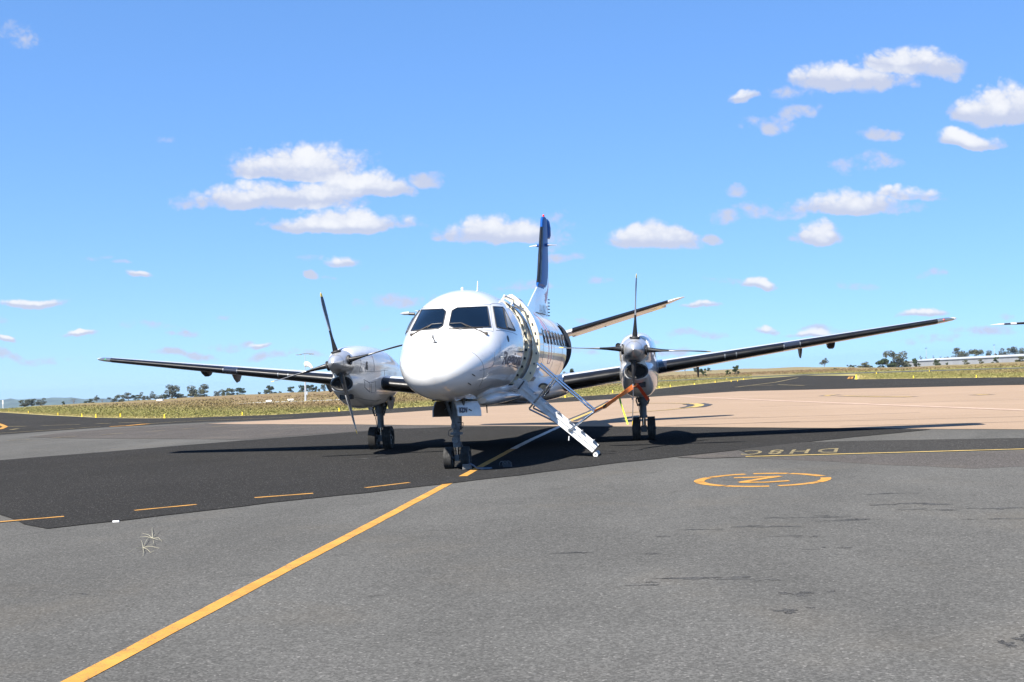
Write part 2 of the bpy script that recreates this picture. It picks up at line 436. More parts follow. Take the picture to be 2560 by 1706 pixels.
def grass_mat():
    m = bpy.data.materials.new('dry_grass'); m.use_nodes = True
    b = NB(m.node_tree); p = m.node_tree.nodes['Principled BSDF']
    geo, g, mot, med, red, col, rd, straw = grass_nodes(b)
    at = b.n('ShaderNodeAttribute', attribute_name='edge').outputs['Fac']     # metres from the mown pavement edge
    e = b.m('ADD', at, b.m('MULTIPLY', b.m('SUBTRACT', mot, .5), 7.))
    far = b.ss(e, 8., 20.)
    col = b.mix(b.m('MULTIPLY', b.m('MULTIPLY', red, far), .85), col, rd)
    col = b.mix(b.m('MULTIPLY', b.ss(b.m('ADD', at, b.m('MULTIPLY', b.m('SUBTRACT', mot, .5), 2.)), 3.2, .6), .85), col, straw)
    dry = b.ss(e, 60., 140.)
    col = b.mix(b.m('MULTIPLY', dry, b.ss(med, .35, .6)), col, rgb(.19, .155, .08))
    b.put(p.inputs['Base Color'], col); p.inputs['Roughness'].default_value = .95; p.inputs['Specular IOR Level'].default_value = .1
    bn = b.n('ShaderNodeBump'); bn.inputs['Strength'].default_value = .5; bn.inputs['Distance'].default_value = .08
    b.put(bn.inputs['Height'], b.noise(geo, 3.5, 6, .75)); b.put(p.inputs['Normal'], bn.outputs[0])
    return m
GRASS = grass_mat()

# ------------------------------------------------------------------ pavement outlines (surveyed), as ground polygons
def poly_px(pts): return np.array([G(*p)[:2] for p in pts])
taxi_far_px = [(4200, 880), (2900, 927), (2700, 938), (2560, 943.5), (2280, 947), (2135, 949), (2139, 940), (2010, 939), (1880, 948), (1700, 966), (1540, 985.5), (1370, 997.5),
               (1200, 1009), (1000, 1020.5), (820, 1030.5), (680, 1038), (536, 1042.5), (440, 1046), (363, 1046.5), (300, 1046), (240, 1044.5), (120, 1039), (0, 1031.5), (-300, 1018)]
taxi_far = poly_px(taxi_far_px)
run_near = poly_px([(1200, 974), (1700, 951.8), (2022, 938.2), (2560, 921.5), (2900, 911)])
run_far = poly_px([(1200, 971), (1700, 949.6), (2022, 935.6), (2560, 918.6), (2900, 908)])

# ------------------------------------------------------------------ terrain: flat airfield, a crest, then falling land
crest_px = [(-1500, 1073), (-300, 1031), (0, 1021), (100, 1014), (250, 1006), (420, 997), (540, 989), (640, 985), (740, 981), (830, 976), (1000, 966), (1400, 943), (1550, 934),
            (1700, 928), (1850, 922), (2000, 917), (2130, 918), (2250, 918), (2400, 911), (2560, 903), (2900, 889), (4200, 840)]
cpx = np.array(crest_px, float)
def edge_dist(P):
    P = np.asarray(P, float); best = np.full(len(P), 1e9)
    for line in (taxi_far, run_near, run_far):
        for a, c in zip(line[:-1], line[1:]):
            ab = c - a; t = np.clip(((P - a) @ ab) / (ab @ ab), 0, 1)
            best = np.minimum(best, np.linalg.norm(P - (a + t[:, None] * ab), axis=1))
    return best
def terrain():
    cols = np.concatenate([np.linspace(-1500, -50, 30)[:-1], np.linspace(-50, 2610, 150), np.linspace(2610, 4200, 30)[1:]])
    dirs = []; slopes = []
    for x in cols:
        y = np.interp(x, cpx[:, 0], cpx[:, 1]) + .5
        y += .5 * sin(x * .05) + .35 * sin(x * .023 + 1)
        d = ray(x, y); h = np.hypot(d[0], d[1]); dirs.append(d[:2] / h); slopes.append(d[2] / h)
    # right round the back of the camera on level ground
    a0 = math.atan2(dirs[-1][1], dirs[-1][0]); a1 = math.atan2(dirs[0][1], dirs[0][0])
    for k in range(1, 24):
        a = a0 - (2 * pi - (a1 - a0)) * k / 24
        dirs.append(np.array([cos(a), sin(a)])); slopes.append(-.0042)
    V = []; F = []; n = len(dirs)
    rad = [0, 4, 10, 20, 35, 50, 65, 80, 95, 110, 125, 140, 155, 170, 185, 200, 230, 270, 320, 400, 500, 650, 850, 1100, 1400, 1800, 2300, 3000, 4200, 6000]
    V.append((CAM[0], CAM[1], 0))
    for r in rad[1:]:
        for d, s in zip(dirs, slopes):
            rc = CAM[2] / -min(s, -.0008)
            z = min(0., CAM[2] + s * r - .25) if r > rc * .75 else 0.
            if r > rc * .75: z = min(0, CAM[2] + s * r - .02 - .0006 * max(0, r - rc))
            if r > 1900: z -= (r - 1900) * .02
            V.append((CAM[0] + d[0] * r, CAM[1] + d[1] * r, max(z, -330)))
    for j in range(n): F.append((0, 1 + j, 1 + (j + 1) % n))
    for i in range(len(rad) - 2):
        for j in range(n):
            a = 1 + i * n; F.append((a + j, a + n + j, a + n + (j + 1) % n, a + (j + 1) % n))
    b = MB(); b.add(V, F, GRASS)
    o = b.obj('ground'); struct(o)
    me = o.data; co = np.array([v.co[:2] for v in me.vertices])
    at = me.attributes.new('edge', 'FLOAT', 'POINT'); at.data.foreach_set('value', edge_dist(co).astype(np.float32))
    return o
terrain()

def ragged(P, step=.45, amp=.03):
    P = [np.array(p, float) for p in P]; D = []; ph = R_.uniform(0, 6, 3)
    for i, a in enumerate(P):
        c = P[(i + 1) % len(P)]; L = np.linalg.norm(c - a); k = int(min(160, max(1, L / step))); t = (c - a) / max(L, 1e-6); nn = np.array([-t[1], t[0]])
        for j in range(k):
            q = L * j / k; w_ = amp * (.8 * sin(q * .9 + ph[0]) + .6 * sin(q * 2.3 + ph[1]) + R_.uniform(-.7, .7)) * (j > 0)
            D.append(a + (c - a) * j / k + nn * w_)
    return D
def sheet(name, P, z, mat, kind='structure'):
    from mathutils.geometry import tessellate_polygon
    P = [Vector((float(p[0]), float(p[1]), z)) for p in P]
    tris = tessellate_polygon([P])
    b = MB(); b.add(P, [tuple(t) for t in tris], mat)
    me = b.mesh(name, smooth=False)
    for f in me.polygons:
        if f.normal.z < 0: f.flip()
    o = link(name, me); struct(o, kind); return o
near_px = [(-300, 1100), (0, 1088), (250, 1070), (520, 1056), (739, 1049), (882, 1040), (1229, 1017), (1643, 992), (1850, 979), (2560, 963), (2900, 952), (4200, 910)]
# apron under everything near, taxiway beyond it
sheet('apron', [(-70, -45), (70, -45), (60, 25)] + list(poly_px(near_px[::-1]) + np.array([0, 2.0])) + [(-70, 20)], .004, A_BASE)
sheet('taxiway', list(poly_px(near_px)) + list(taxi_far), .008, A_TAXI)
sheet('runway', list(run_near) + list(run_far[::-1]), .008, RUNWAYM)
tan_px = [(498, 1061), (700, 1061.5), (865, 1062), (1240, 1065.5), (1660, 1068), (2100, 1071.5), (2560, 1075), (2900, 1078), (4200, 1088), (4200, 910), (2900, 952), (2560, 963), (1850, 979), (1643, 992), (1229, 1017), (882, 1040), (739, 1049)]
sheet('concrete_pavement', ragged(poly_px(tan_px), .6, .05), .012, TAN)
sheet('old_pavement', poly_px([(70, 1094), (160, 1082), (300, 1071.5), (420, 1065), (520, 1060), (680, 1062.3), (860, 1063), (1230, 1066.5), (1240, 1071), (1000, 1072.5), (760, 1089), (610, 1100), (400, 1098), (200, 1097)]), .012, A_OLD)
dark_px = [(-60, 1265), (0, 1289), (60, 1313), (118, 1324), (320, 1302), (600, 1269), (760, 1250), (919, 1234), (1138, 1209), (1300, 1190), (1504, 1164), (1660, 1147), (1839, 1127), (2000, 1109), (2100, 1098), (2329, 1075),
           (2100, 1072.5), (1660, 1069), (1240, 1066.8), (1150, 1068), (1000, 1073), (800, 1088), (600, 1103), (300, 1128), (0, 1152), (-60, 1157)]
sheet('dark_pavement', ragged(poly_px(dark_px)), .0135, A_DARK)
sheet('sealed_lane', poly_px([(1846, 1126), (2011, 1107.5), (2150, 1104), (2560, 1097), (2700, 1094.5), (2700, 1119), (2560, 1124), (1885, 1142)]), .0155, A_LANE)
sheet('brown_pavement', poly_px([(1864, 1146), (2560, 1128), (2700, 1124), (2700, 1164), (2560, 1167), (2431, 1173), (2320, 1167), (2200, 1163), (2080, 1155), (1980, 1151)]), .0065, A_OLD)
sheet('old_pavement', poly_px([(1690, 1145), (1842, 1128), (1880, 1144), (1760, 1148)]), .0150, A_OLD)

# ------------------------------------------------------------------ painted markings
def stroke(name, pts, w, mat, z=.024, ground=True):
    P = [np.array(p[:2], float) for p in (pts if not ground else [G(*q) for q in pts])]
    # densify + ragged edges
    D = []
    for a, c in zip(P[:-1], P[1:]):
        k = max(1, int(np.linalg.norm(c - a) / .35)); D += [a + (c - a) * i / k for i in range(k)]
    D.append(P[-1])
    L = []; Rr = []
    for i, p in enumerate(D):
        t = D[min(i + 1, len(D) - 1)] - D[max(i - 1, 0)]; t = t / (np.linalg.norm(t) + 1e-9); nn = np.array([-t[1], t[0]])
        j1, j2 = R_.uniform(-.035, .035, 2) * w
        L.append(p + nn * (w / 2 + j1)); Rr.append(p - nn * (w / 2 + j2))
    return sheet(name, L + Rr[::-1], z, mat)
stroke('yellow_line', [(70, 1771), (185, 1706), (560, 1506), (952, 1300), (1124, 1208)], .15, P_YEL, .008)
stroke('yellow_line', [(1157, 1193), (1283, 1124)], .15, P_YEL, .0165)
stroke('white_line', [(1283, 1124), (1330, 1100), (1401, 1067)], .17, P_WHITE, .0165)
stroke('black_line_border', [(1423, 1055), (1482, 1030), (1530, 1003)], .55, P_BLACK, .020)
stroke('yellow_line', [(1423, 1055), (1482, 1030), (1530, 1003)], .2, P_PALE)
for a, c, w in [((-60, 1312.5), (160, 1294), .1), ((336, 1279), (491, 1264), .1), ((636.5, 1247), (783, 1236), .1), ((914, 1222), (1023, 1209), .1)]:
    stroke('yellow_dash', [a, c], w, P_YEL, .0165)
for a, c in [((18, 1103), (75, 1100)), ((129, 1097), (189, 1093)), ((253, 1089), (307, 1085)), ((365, 1081), (413, 1078)), ((454, 1074.5), (493, 1072)), ((528, 1068.5), (567, 1065.5))]:
    stroke('worn_dash', [a, c], .14, P_WORN)
stroke('yellow_line', [(-40, 1087), (120, 1077), (250, 1068)], .2, P_WORN)
stroke('yellow_line', [(367, 1061), (440, 1056), (520, 1052), (640, 1048), (733, 1044)], .22, P_WORN)
stroke('yellow_dash', [(274, 1068), (320, 1065.5), (367, 1061)], .55, P_YEL)
stroke('yellow_line', [(-30, 1054), (0, 1062), (14, 1068), (0, 1074), (-30, 1078)], .3, P_YEL)
for a, c in [((17, 1067.5), (64, 1067)), ((105, 1065.5), (200, 1062.5)), ((27, 1076), (44, 1073)), ((240, 1060.5), (275, 1060)), ((298, 1058.5), (355, 1057.5))]:
    stroke('worn_dash', [a, c], .25, P_WORN)
stroke('white_line', [(1700, 992), (1950, 1003), (2250, 1015), (2560, 1027), (2700, 1032)], .5, worn_paint('faded_white_paint', (.40, .30, .23), (.30, .20, .145), .7), .020)
for pts, w in [([(1560, 1034), (1660, 1027), (1729, 1020), (1748, 1015), (1729, 1010.5), (1675, 1009), (1600, 1009.5)], .35)]:
    stroke('yellow_line', pts, .16, P_PALE, .024)
    stroke('black_line_border', pts, .34, pmat('faded_black_border', (.11, .08, .062), .85), .020)
bright = [(1726, 1020.5), (1743, 1017.5), (1750, 1014.5), (1744, 1012), (1732, 1011)]
stroke('black_line_border', bright, 1.1, P_BLACK, .027); stroke('yellow_line', bright, .42, P_PALE, .031)
for pts in ([(2065, 991), (2078, 988.5), (2087, 989)], [(2110, 991), (2200, 993), (2280, 993.5)], [(2441, 988), (2470, 988.5)]):
    stroke('yellow_line', pts, .28, P_PALE)
    stroke('black_line_border', pts, .8, pmat('faded_black_border', (.11, .08, .062), .85), .020)
for pts in ([(1840, 969), (1940, 956.5), (1995, 945)], [(1873, 964.5), (1935, 964)], [(1945, 962.5), (2010, 965)]):
    stroke('yellow_line', pts, .3, P_WORN)
for x in (2122, 2127):
    stroke('orange_bar', [(x, 948.0), (x + 3.5, 942.5)], .32, P_YEL)
# expansion joints across the concrete
for x0, y0, x1, y1 in [(1690, 1064, 2560, 1043), (1250, 1062, 1900, 1044), (1700, 1052, 2300, 1033), (1660, 1066.5, 2000, 1055), (2100, 1067, 2560, 1056), (1900, 1018, 2560, 1000), (1750, 1003, 2300, 986), (700, 1058, 1200, 1040)]:
    k = 9
    stroke('joint', [(x0 + (x1 - x0) * i / k, y0 + (y1 - y0) * i / k) for i in range(k + 1)], .07, P_JOINT, .016)
# stand lead-in bar, the bay code painted for crews on the far side, and the N in its broken circle
stroke('stand_bar', [(1864, 1144), (2560, 1125), (2760, 1119.5)], .13, P_PALE, .0185)
def text_mesh(txt, size=1., shear=0., space=1.0):
    cu = bpy.data.curves.new('t', 'FONT'); cu.body = txt; cu.size = size; cu.shear = shear; cu.space_character = space; cu.resolution_u = 3; cu.offset = .008
    o = bpy.data.objects.new('t', cu); COL.objects.link(o)
    bpy.context.view_layer.update()
    me = bpy.data.meshes.new_from_object(o.evaluated_get(bpy.context.evaluated_depsgraph_get()))
    V = [tuple(v.co) for v in me.vertices]; F = [tuple(p.vertices) for p in me.polygons]
    bpy.data.objects.remove(o); bpy.data.curves.remove(cu); bpy.data.meshes.remove(me)
    return np.array(V), F
V, F = text_mesh('DH8C', 1.0, space=1.35)
V[:, 0] -= V[:, 0].min(); V[:, 0] /= V[:, 0].max()
hmax = V[:, 1].max(); V[:, 1] /= hmax
A = np.array([7.36, 3.62]); ex = np.array([5.55, 3.78]) - A; ey = np.array([-.18, -1.12])   # D stands right, letters hang towards the bar
b = MB(); b.add([(*(A + ex * v[0] + ey * v[1]), .0185) for v in V], F, P_WORN); struct(b.obj('bay_code', smooth=False))
cx, cy = 5.45, -2.32
for a0, a1 in [(8, 50), (53, 86), (94, 134), (137, 177), (180, 222), (225, 264), (272, 312), (315, 354)]:
    st = [(cx + .94 * cos(radians(q)), cy + 1.01 * sin(radians(q))) for q in np.linspace(a0 + 8, a1 + 8, 9)]
    stroke('circle_arc', st, .155, P_YEL, .008, ground=False)
nl = [G(1700 + .1785 * x, 1170 + .1785 * y) for x, y in [(755, 146), (1100, 135), (1400, 124)]]
nd = [G(1700 + .1785 * x, 1170 + .1785 * y) for x, y in [(1395, 124), (1110, 166), (850, 210)]]
nr = [G(1700 + .1785 * x, 1170 + .1785 * y) for x, y in [(835, 212), (1200, 210), (1420, 196), (1530, 191)]]
stroke('painted_letter', nl, .15, P_YEL, .008, ground=False); stroke('painted_letter', nd, .15, P_YEL, .0095, ground=False); stroke('painted_letter', nr, .15, P_YEL, .011, ground=False)
# tar stains with their own ragged shapes
for k, (x, y, w, d) in enumerate([(1975, 1520, .14, .09), (2070, 1482, .3, .12), (1760, 1448, .45, .1), (1905, 1452, .2, .07), (1620, 1462, .2, .07), (1465, 1385, .4, .1), (2085, 1302, .5, .1), (1990, 1296, .4, .08), (1850, 1318, .5, .1),
                                  (1780, 1326, .35, .06), (2040, 1342, .3, .06), (2260, 1262, .6, .12), (2470, 1272, .5, .08), (2480, 1298, .4, .06), (2270, 1276, .5, .07), (1668, 1342, .1, .05), (2060, 1372, .25, .05), (2230, 1235, .5, .06), (2556, 1600, .12, .14), (880, 1150, .6, .15), (200, 1487, .12, .05)]):
    c = G(x, y)[:2]
    for q in range(4):
        cc = c + np.array([R_.normal(0, w * .5), R_.normal(0, d * .7)]); ww = w * R_.uniform(.25, .8) * (1 if q == 0 else .5); dd = d * R_.uniform(.4, 1.1) * (1 if q == 0 else .6)
        n = 72; ph = R_.uniform(0, 6.28, 8); rad_ = []
        for i in range(n):
            t = 2 * pi * i / n
            rad_.append(max(.12, .8 + .22 * sin(2 * t + ph[0]) + .2 * sin(3 * t + ph[1]) + .16 * sin(5 * t + ph[2]) + .13 * sin(9 * t + ph[3]) + R_.uniform(-.22, .22)))
        pts = [(cc[0] + .8 * ww * cos(2 * pi * i / n) * rad_[i], cc[1] + .8 * dd * sin(2 * pi * i / n) * rad_[i]) for i in range(n)]
        sheet('tar_stain', pts, .0055 + .0003 * q if k != 19 else .0160 + .0003 * q, TAR)

# ------------------------------------------------------------------ THE AIRLINER
plane = thing('propeller_airliner', 'white twin propeller airliner with its front door open and steps down', 'aeroplane', (0, 8.8, 0))
# fuselage sections: station, top, bottom, half width, height of widest point, exponents above / below
ST = np.array([
    (-.26, 1.86, 1.80, .02, 1.83, 2.0, 2.0), (-.20, 2.02, 1.66, .24, 1.84, 2.0, 2.0), (-.08, 2.18, 1.54, .42, 1.86, 2.0, 2.0), (.10, 2.32, 1.45, .57, 1.89, 2.0, 2.0),
    (.35, 2.45, 1.385, .70, 1.94, 2.0, 2.0), (.65, 2.565, 1.34, .81, 2.01, 1.98, 2.0), (.93, 2.66, 1.315, .885, 2.08, 1.93, 2.0), (1.20, 2.865, 1.295, .94, 2.14, 1.86, 2.0), (1.50, 3.11, 1.28, .995, 2.20, 1.84, 2.0),
    (1.75, 3.25, 1.268, 1.03, 2.25, 1.88, 2.0), (2.0, 3.355, 1.26, 1.06, 2.29, 1.94, 2.0), (2.4, 3.46, 1.25, 1.105, 2.34, 2.0, 2.0), (2.8, 3.52, 1.245, 1.135, 2.375, 2.0, 2.0), (3.3, 3.55, 1.245, 1.155, 2.40, 2.0, 2.0),
    (3.45, 3.555, 1.245, 1.155, 2.40, 2.0, 2.0), (12.0, 3.555, 1.245, 1.155, 2.40, 2, 2), (13.2, 3.555, 1.33, 1.125, 2.44, 2, 2), (14.4, 3.55, 1.56, 1.04, 2.54, 2, 2), (15.6, 3.53, 1.88, .90, 2.66, 2, 2), (16.8, 3.48, 2.24, .70, 2.80, 2, 2),
    (18.0, 3.38, 2.60, .45, 2.95, 2, 2), (19.0, 3.26, 2.86, .22, 3.04, 2, 2), (19.45, 3.16, 2.98, .08, 3.06, 2, 2)])
def sec(y): return [float(interp(ST[:, 0], ST[:, k], y)) for k in range(1, 7)]
def ring(y, n=112, off=0.):
    zt, zb, w, zc, nu, nl_ = sec(y); P = []
    for j in range(n):
        q = 2 * pi * j / n; c, s = cos(q), sin(q); e = nu if s >= 0 else nl_
        h = (zt - zc) if s >= 0 else (zc - zb)
        P.append((math.copysign(abs(c) ** (2 / e), c) * max(w + off, .01), y, zc + math.copysign(abs(s) ** (2 / e), s) * max(h + off, .01)))
    return P
ys = list(np.linspace(-.26, 3.46, 62)) + list(np.linspace(3.46, 4.14, 9)[1:]) + list(np.linspace(4.14, 12.6, 34)[1:]) + list(np.linspace(12.6, 14.0, 8)[1:]) + list(np.linspace(14.0, 19.45, 26)[1:])
NR = 112
def door_hole(y, z, x): return 3.46 < y < 4.14 and 1.56 < z < 3.26 and x > 0
def cargo_hole(y, z, x): return 12.6 < y < 14.0 and 1.86 < z < 3.12 and x > 0
def nose_bay(y, z, x): return 1.05 < y < 2.35 and abs(x) < .32 and z < 1.6
rings = [ring(y, NR) for y in ys]
def hole(i, j):
    p = [rings[i][j], rings[i][(j + 1) % NR], rings[i + 1][j], rings[i + 1][(j + 1) % NR]]
    c = np.mean(p, axis=0)
    if door_hole(c[1], c[2], c[0]) or cargo_hole(c[1], c[2], c[0]) or nose_bay(c[1], c[2], c[0]): return None
    return WHITE
fb = MB(); fb.loft(rings, WHITE, mat_fn=hole)
fus = fb.obj('fuselage', plane, angle=50)
full = MB(); full.loft([ring(y, 160) for y in ys], WHITE)
BV = BVHTree.FromPolygons([Vector(v) for v in full.V], full.F)
def skin(p, off=.005):
    loc, nor, _, _ = BV.find_nearest(Vector(p))
    y = loc.y; c = Vector((0, y, sec(y)[3]))
    if nor.dot(loc - c) < 0: nor = -nor
    return loc + nor * off
def cast(px_, py_, off=.005):
    d = Vector(ray(px_, py_)).normalized(); loc, nor, _, _ = BV.ray_cast(Vector(CAM), d)
    if loc is None: return None
    if nor.dot(d) > 0: nor = -nor
    return loc + nor * off
# cabin lining seen through the doorways
b = MB()
b.loft([ring(y, 48, -.09) for y in (2.9, 3.47)], LINING, True, False)
b.loft([ring(y, 48, -.09) for y in (4.13, 12.5)], LINING, True, True)
def inner(i, j):
    p = ring(3.8, 48, -.09)[j]; return None if p[0] > .6 and 1.56 < p[2] < 3.26 else LINING
b.loft([ring(y, 48, -.09) for y in (3.47, 4.13)], LINING, False, False, mat_fn=inner)
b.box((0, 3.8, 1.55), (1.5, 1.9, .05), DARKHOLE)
b.obj('cabin_lining', plane)
def arc_pts(y, z0, z1, off, n=14):
    zt, zb, w, zc, nu, nl_ = sec(y); P = []
    for k in range(n + 1):
        z = z0 + (z1 - z0) * k / n; h = (zt - zc + off) if z > zc else (zc - zb + off)
        t = min(1, abs(z - zc) / h); P.append(((w + off) * math.sqrt(max(0, 1 - t * t)), y, z))
    return P
def jamb(name, y0, y1, z0, z1, mat):
    b = MB()
    for y, s in ((y0, 1), (y1, -1)):
        A = arc_pts(y, z0, z1, .004); B = arc_pts(y, z0, z1, -.13); C2 = arc_pts(y - s * .03, z0, z1, .004)
        V = A + B; n = len(A); b.add(V, [(k, k + 1, n + k + 1, n + k) for k in range(n - 1)], mat)
    for z in (z0, z1):
        A = arc_pts(y0, z, z, .004, 1)[:1] + arc_pts(y1, z, z, .004, 1)[:1] + arc_pts(y1, z, z, -.13, 1)[:1] + arc_pts(y0, z, z, -.13, 1)[:1]
        b.add(A, [(0, 1, 2, 3)], mat)
    return b.obj(name, plane, angle=30)
CARGOD = pmat('dark_navy_edge', (.006, .010, .020), .5)
b = MB(); rr = []
for y, k in ((14.04, 1.), (14.06, 1.), (15.2, .8)):
    o_ = []; i_ = []
    for q in range(19):
        t = q / 18; z = 1.74 + 1.52 * t; e = max(.0, sin(pi * t)) ** .6
        o_.append(arc_pts(y, z, z, .006 + .085 * e * k, 1)[0]); i_.append(arc_pts(y, z, z, -.02, 1)[0])
    rr.append(o_ + i_[::-1])
b.loft(rr, CARGOD, False, False, mat_fn=lambda i, j: WHITE if (i == 1 and j < 18) else CARGOD)
n_ = len(rr[0]); b.add(rr[0], [(k, k + 1, n_ - 2 - k, n_ - 1 - k) for k in range(18)], CARGOD)
b.obj('cargo_door', plane, angle=35)
dj = jamb('door_frame', 3.46, 4.14, 1.57, 3.25, CREAM)
for z in np.linspace(1.75, 3.15, 9):
    b = MB(); q = arc_pts(4.135, z, z, -.05, 1)[0]; b.box((q[0], q[1] - .03, q[2]), (.04, .06, .05), SEAL); b.obj('door_stop', dj)
cj = jamb('cargo_door_frame', 12.6, 14.0, 1.88, 3.10, CARGOD)
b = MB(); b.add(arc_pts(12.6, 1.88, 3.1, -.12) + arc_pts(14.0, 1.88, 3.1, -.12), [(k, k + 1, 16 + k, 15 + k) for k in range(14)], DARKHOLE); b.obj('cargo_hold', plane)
# the opened passenger door stands off the skin behind its doorway
b = MB()
z0, z1, n = 1.60, 3.50, 18
def door_ring(y, taper=0.):
    o = arc_pts(y, z0, z1, .20 + taper, n); o2 = []
    # push outwards horizontally: door has slid out and back
    outp = [(p[0] + .0, p[1], p[2]) for p in o]
    inp = [(p[0], p[1], p[2]) for p in arc_pts(y, z0 + .02, z1 - .05, .045, n)]
    return outp + inp[::-1]
b.loft([door_ring(4.50, -.02), door_ring(4.52), door_ring(5.16), door_ring(5.18, -.02)], WHITE, mat_fn=lambda i, j: WHITE if (i == 1 and j < n) else CREAM, cap0=False, cap1=False)
for y in (4.50, 5.18):
    r_ = door_ring(y, -.02); m_ = len(r_)
    b.add(r_, [(k, k + 1, m_ - 2 - k, m_ - 1 - k) for k in range(n)], CREAM)
door = b.obj('passenger_door', plane, angle=35)
for z in (1.78, 1.98, 2.2, 2.42, 2.64, 2.84, 3.02, 3.18, 3.3):
    b = MB(); q = arc_pts(4.49, z, z, .125, 1)[0]; b.lathe([(-.02, .001), (-.02, .016), (.02, .016)], SEAL, q, 'Y', 8); b.box((q[0], q[1] + .005, q[2]), (.03, .02, .05), DULL); b.obj('door_pin', door)
b = MB(); b.box((arc_pts(4.49, 2.45, 2.45, .15, 1)[0]), (.012, .02, .12), SEAL); b.obj('door_placard', door)
b = MB(); q = arc_pts(4.47, 3.28, 3.28, .1, 1)[0]; b.lathe([(0, .001), (0, .07), (.07, .075), (.09, .05), (.09, .001)], CREAM, (q[0], q[1] - .06, q[2]), 'Y', 16); b.obj('door_actuator', door)
for za, zb_ in ((3.34, 3.38), (3.02, 3.1)):
    b = MB(); a = skin((.8, 3.7, za + .1), .02); q = arc_pts(4.52, zb_, zb_, .12, 1)[0]
    b.tube([a, a + Vector((.02, 0, .09)), Vector(q)], .022, STAIRP, 8); b.obj('hinge_arm', door)
b = MB(); b.tube([skin((.75, 3.3, 3.32), .01), skin((.75, 3.3, 3.32), .12), skin((.72, 3.75, 3.36), .13), skin((.72, 3.75, 3.36), .0)], .015, STAIRP, 8); b.obj('grab_handle', door)
# panel seams drawn proud of the paint as fine beads
def seam(b, pts, r=.0035, mat=None, k=10):
    P = []
    for a, c in zip(pts[:-1], pts[1:]):
        a = Vector(a); c = Vector(c)
        P += [skin(a.lerp(c, i / k), .001) for i in range(k)]
    P.append(skin(pts[-1], .001)); b.tube(P, r, mat or SEAM, 4)
def seam_part(pts, r=.0035, k=8):
    b = MB(); seam(b, pts, r, None, k); b.obj('panel_seam', plane, smooth=False)
def seam_at(px_, r=.0035, flip=False):
    P = [cast(*p, 0) for p in px_]
    if any(p is None for p in P): return
    if flip: P = [Vector((-p.x, p.y, p.z)) for p in P]
    seam_part([tuple(p) for p in P], r)
for fl in (False, True):
    seam_at([(1124.4, 766.8), (1160, 765.5), (1195, 764), (1224.5, 762.5)], flip=fl)
    seam_at([(1224.5, 762.5), (1229.6, 759.7), (1255, 761.5)], flip=fl); seam_at([(1224.5, 762.5), (1228, 800), (1234, 828.5)], flip=fl)
    seam_at([(1116, 826), (1160, 827), (1200, 826.5), (1233, 829)], flip=fl); seam_at([(1240, 826.5), (1265, 828), (1284, 833), (1293, 838)], flip=fl)
seam_at([(1124.4, 767), (1112.2, 823.7)]); seam_at([(1122, 770), (1109.8, 823)])
for q in [[(.62, .3, 2.25), (.74, .5, 2.0), (.8, .62, 1.75), (.7, .75, 1.5)], [(.70, .42, 1.86), (.9, .95, 1.93)], [(.9, .95, 1.93), (.93, 1.05, 2.2)], [(.6, .9, 1.45), (.85, 1.6, 1.5)]]: seam_part(q)
tt = np.linspace(0, 2 * pi, 25)
seam_part([(.42 + .11 * cos(t), .72 + .12 * sin(t), 2.6) for t in tt], .003, 2)
for y in (6.9, 9.2, 11.3): seam_part(arc_pts(y, 1.7, 3.5, 0, 10), .003, 3)
b = MB(); seam(b, [(1.15, 8.05, 3.2), (1.15, 8.0, 2.5), (1.15, 8.05, 2.05), (1.15, 8.15, 1.98), (1.15, 8.5, 1.98), (1.15, 8.58, 2.05), (1.15, 8.62, 2.5), (1.1, 8.58, 3.0), (.9, 8.5, 3.25), (.7, 8.3, 3.36)], .008, MAROON); b.obj('exit_outline', plane)
# cockpit glazing
def pane(name, c4, ch_in=0., rows=14, cols=12, mat=GLASS, frame=True, off=.007):
    """c4: inner bottom, outer bottom, outer top, inner top"""
    ib, ob, ot, it = [Vector(c) for c in c4]; V = []
    for i in range(rows + 1):
        t = i / rows; c0 = 0.
        if ch_in: c0 = max(0, ch_in - t * 1.2, ch_in - (1 - t) * 1.2)
        for j in range(cols + 1):
            s = c0 + (1 - c0) * j / cols
            V.append(skin((ib.lerp(ob, s)).lerp(it.lerp(ot, s), t), off))
    w = cols + 1
    b = MB(); b.add(V, [(i * w + j, i * w + j + 1, (i + 1) * w + j + 1, (i + 1) * w + j) for i in range(rows) for j in range(cols)], mat)
    o = b.obj(name, plane)
    if frame:
        loop = [V[j] for j in range(w)] + [V[i * w + cols] for i in range(1, rows + 1)] + [V[rows * w + j] for j in range(cols - 1, -1, -1)] + [V[i * w] for i in range(rows - 1, 0, -1)]
        b = MB(); b.tube(loop, .011, SEAL, 6, closed=True); b.obj('window_seal', o)
    return o
def pane_at(name, px4, ch_in=0., mat=GLASS, rows=14, cols=14, flip=False, off=.008):
    ib, ob, ot, it = [np.array(p, float) for p in px4]; V = []
    for i in range(rows + 1):
        t = i / rows; c0 = max(0, ch_in - t * 1.1, ch_in - (1 - t) * 1.1) if ch_in else 0
        for j in range(cols + 1):
            q = c0 + (1 - c0) * j / cols
            p = (ib + (ob - ib) * q) * (1 - t) + (it + (ot - it) * q) * t
            v = cast(p[0], p[1], off)
            if v is not None and flip: v = Vector((-v.x, v.y, v.z))
            V.append(v)
    w = cols + 1
    b = MB(); b.add(V, [(i * w + j, i * w + j + 1, (i + 1) * w + j + 1, (i + 1) * w + j) for i in range(rows) for j in range(cols)], mat)
    o = b.obj(name, plane)
    loop = [V[j] for j in range(w)] + [V[i * w + cols] for i in range(1, rows + 1)] + [V[rows * w + j] for j in range(cols - 1, -1, -1)] + [V[i * w] for i in range(rows - 1, 0, -1)]
    b = MB(); b.tube(loop, .011, SEAL, 6, closed=True); b.obj('window_seal', o)
    return o
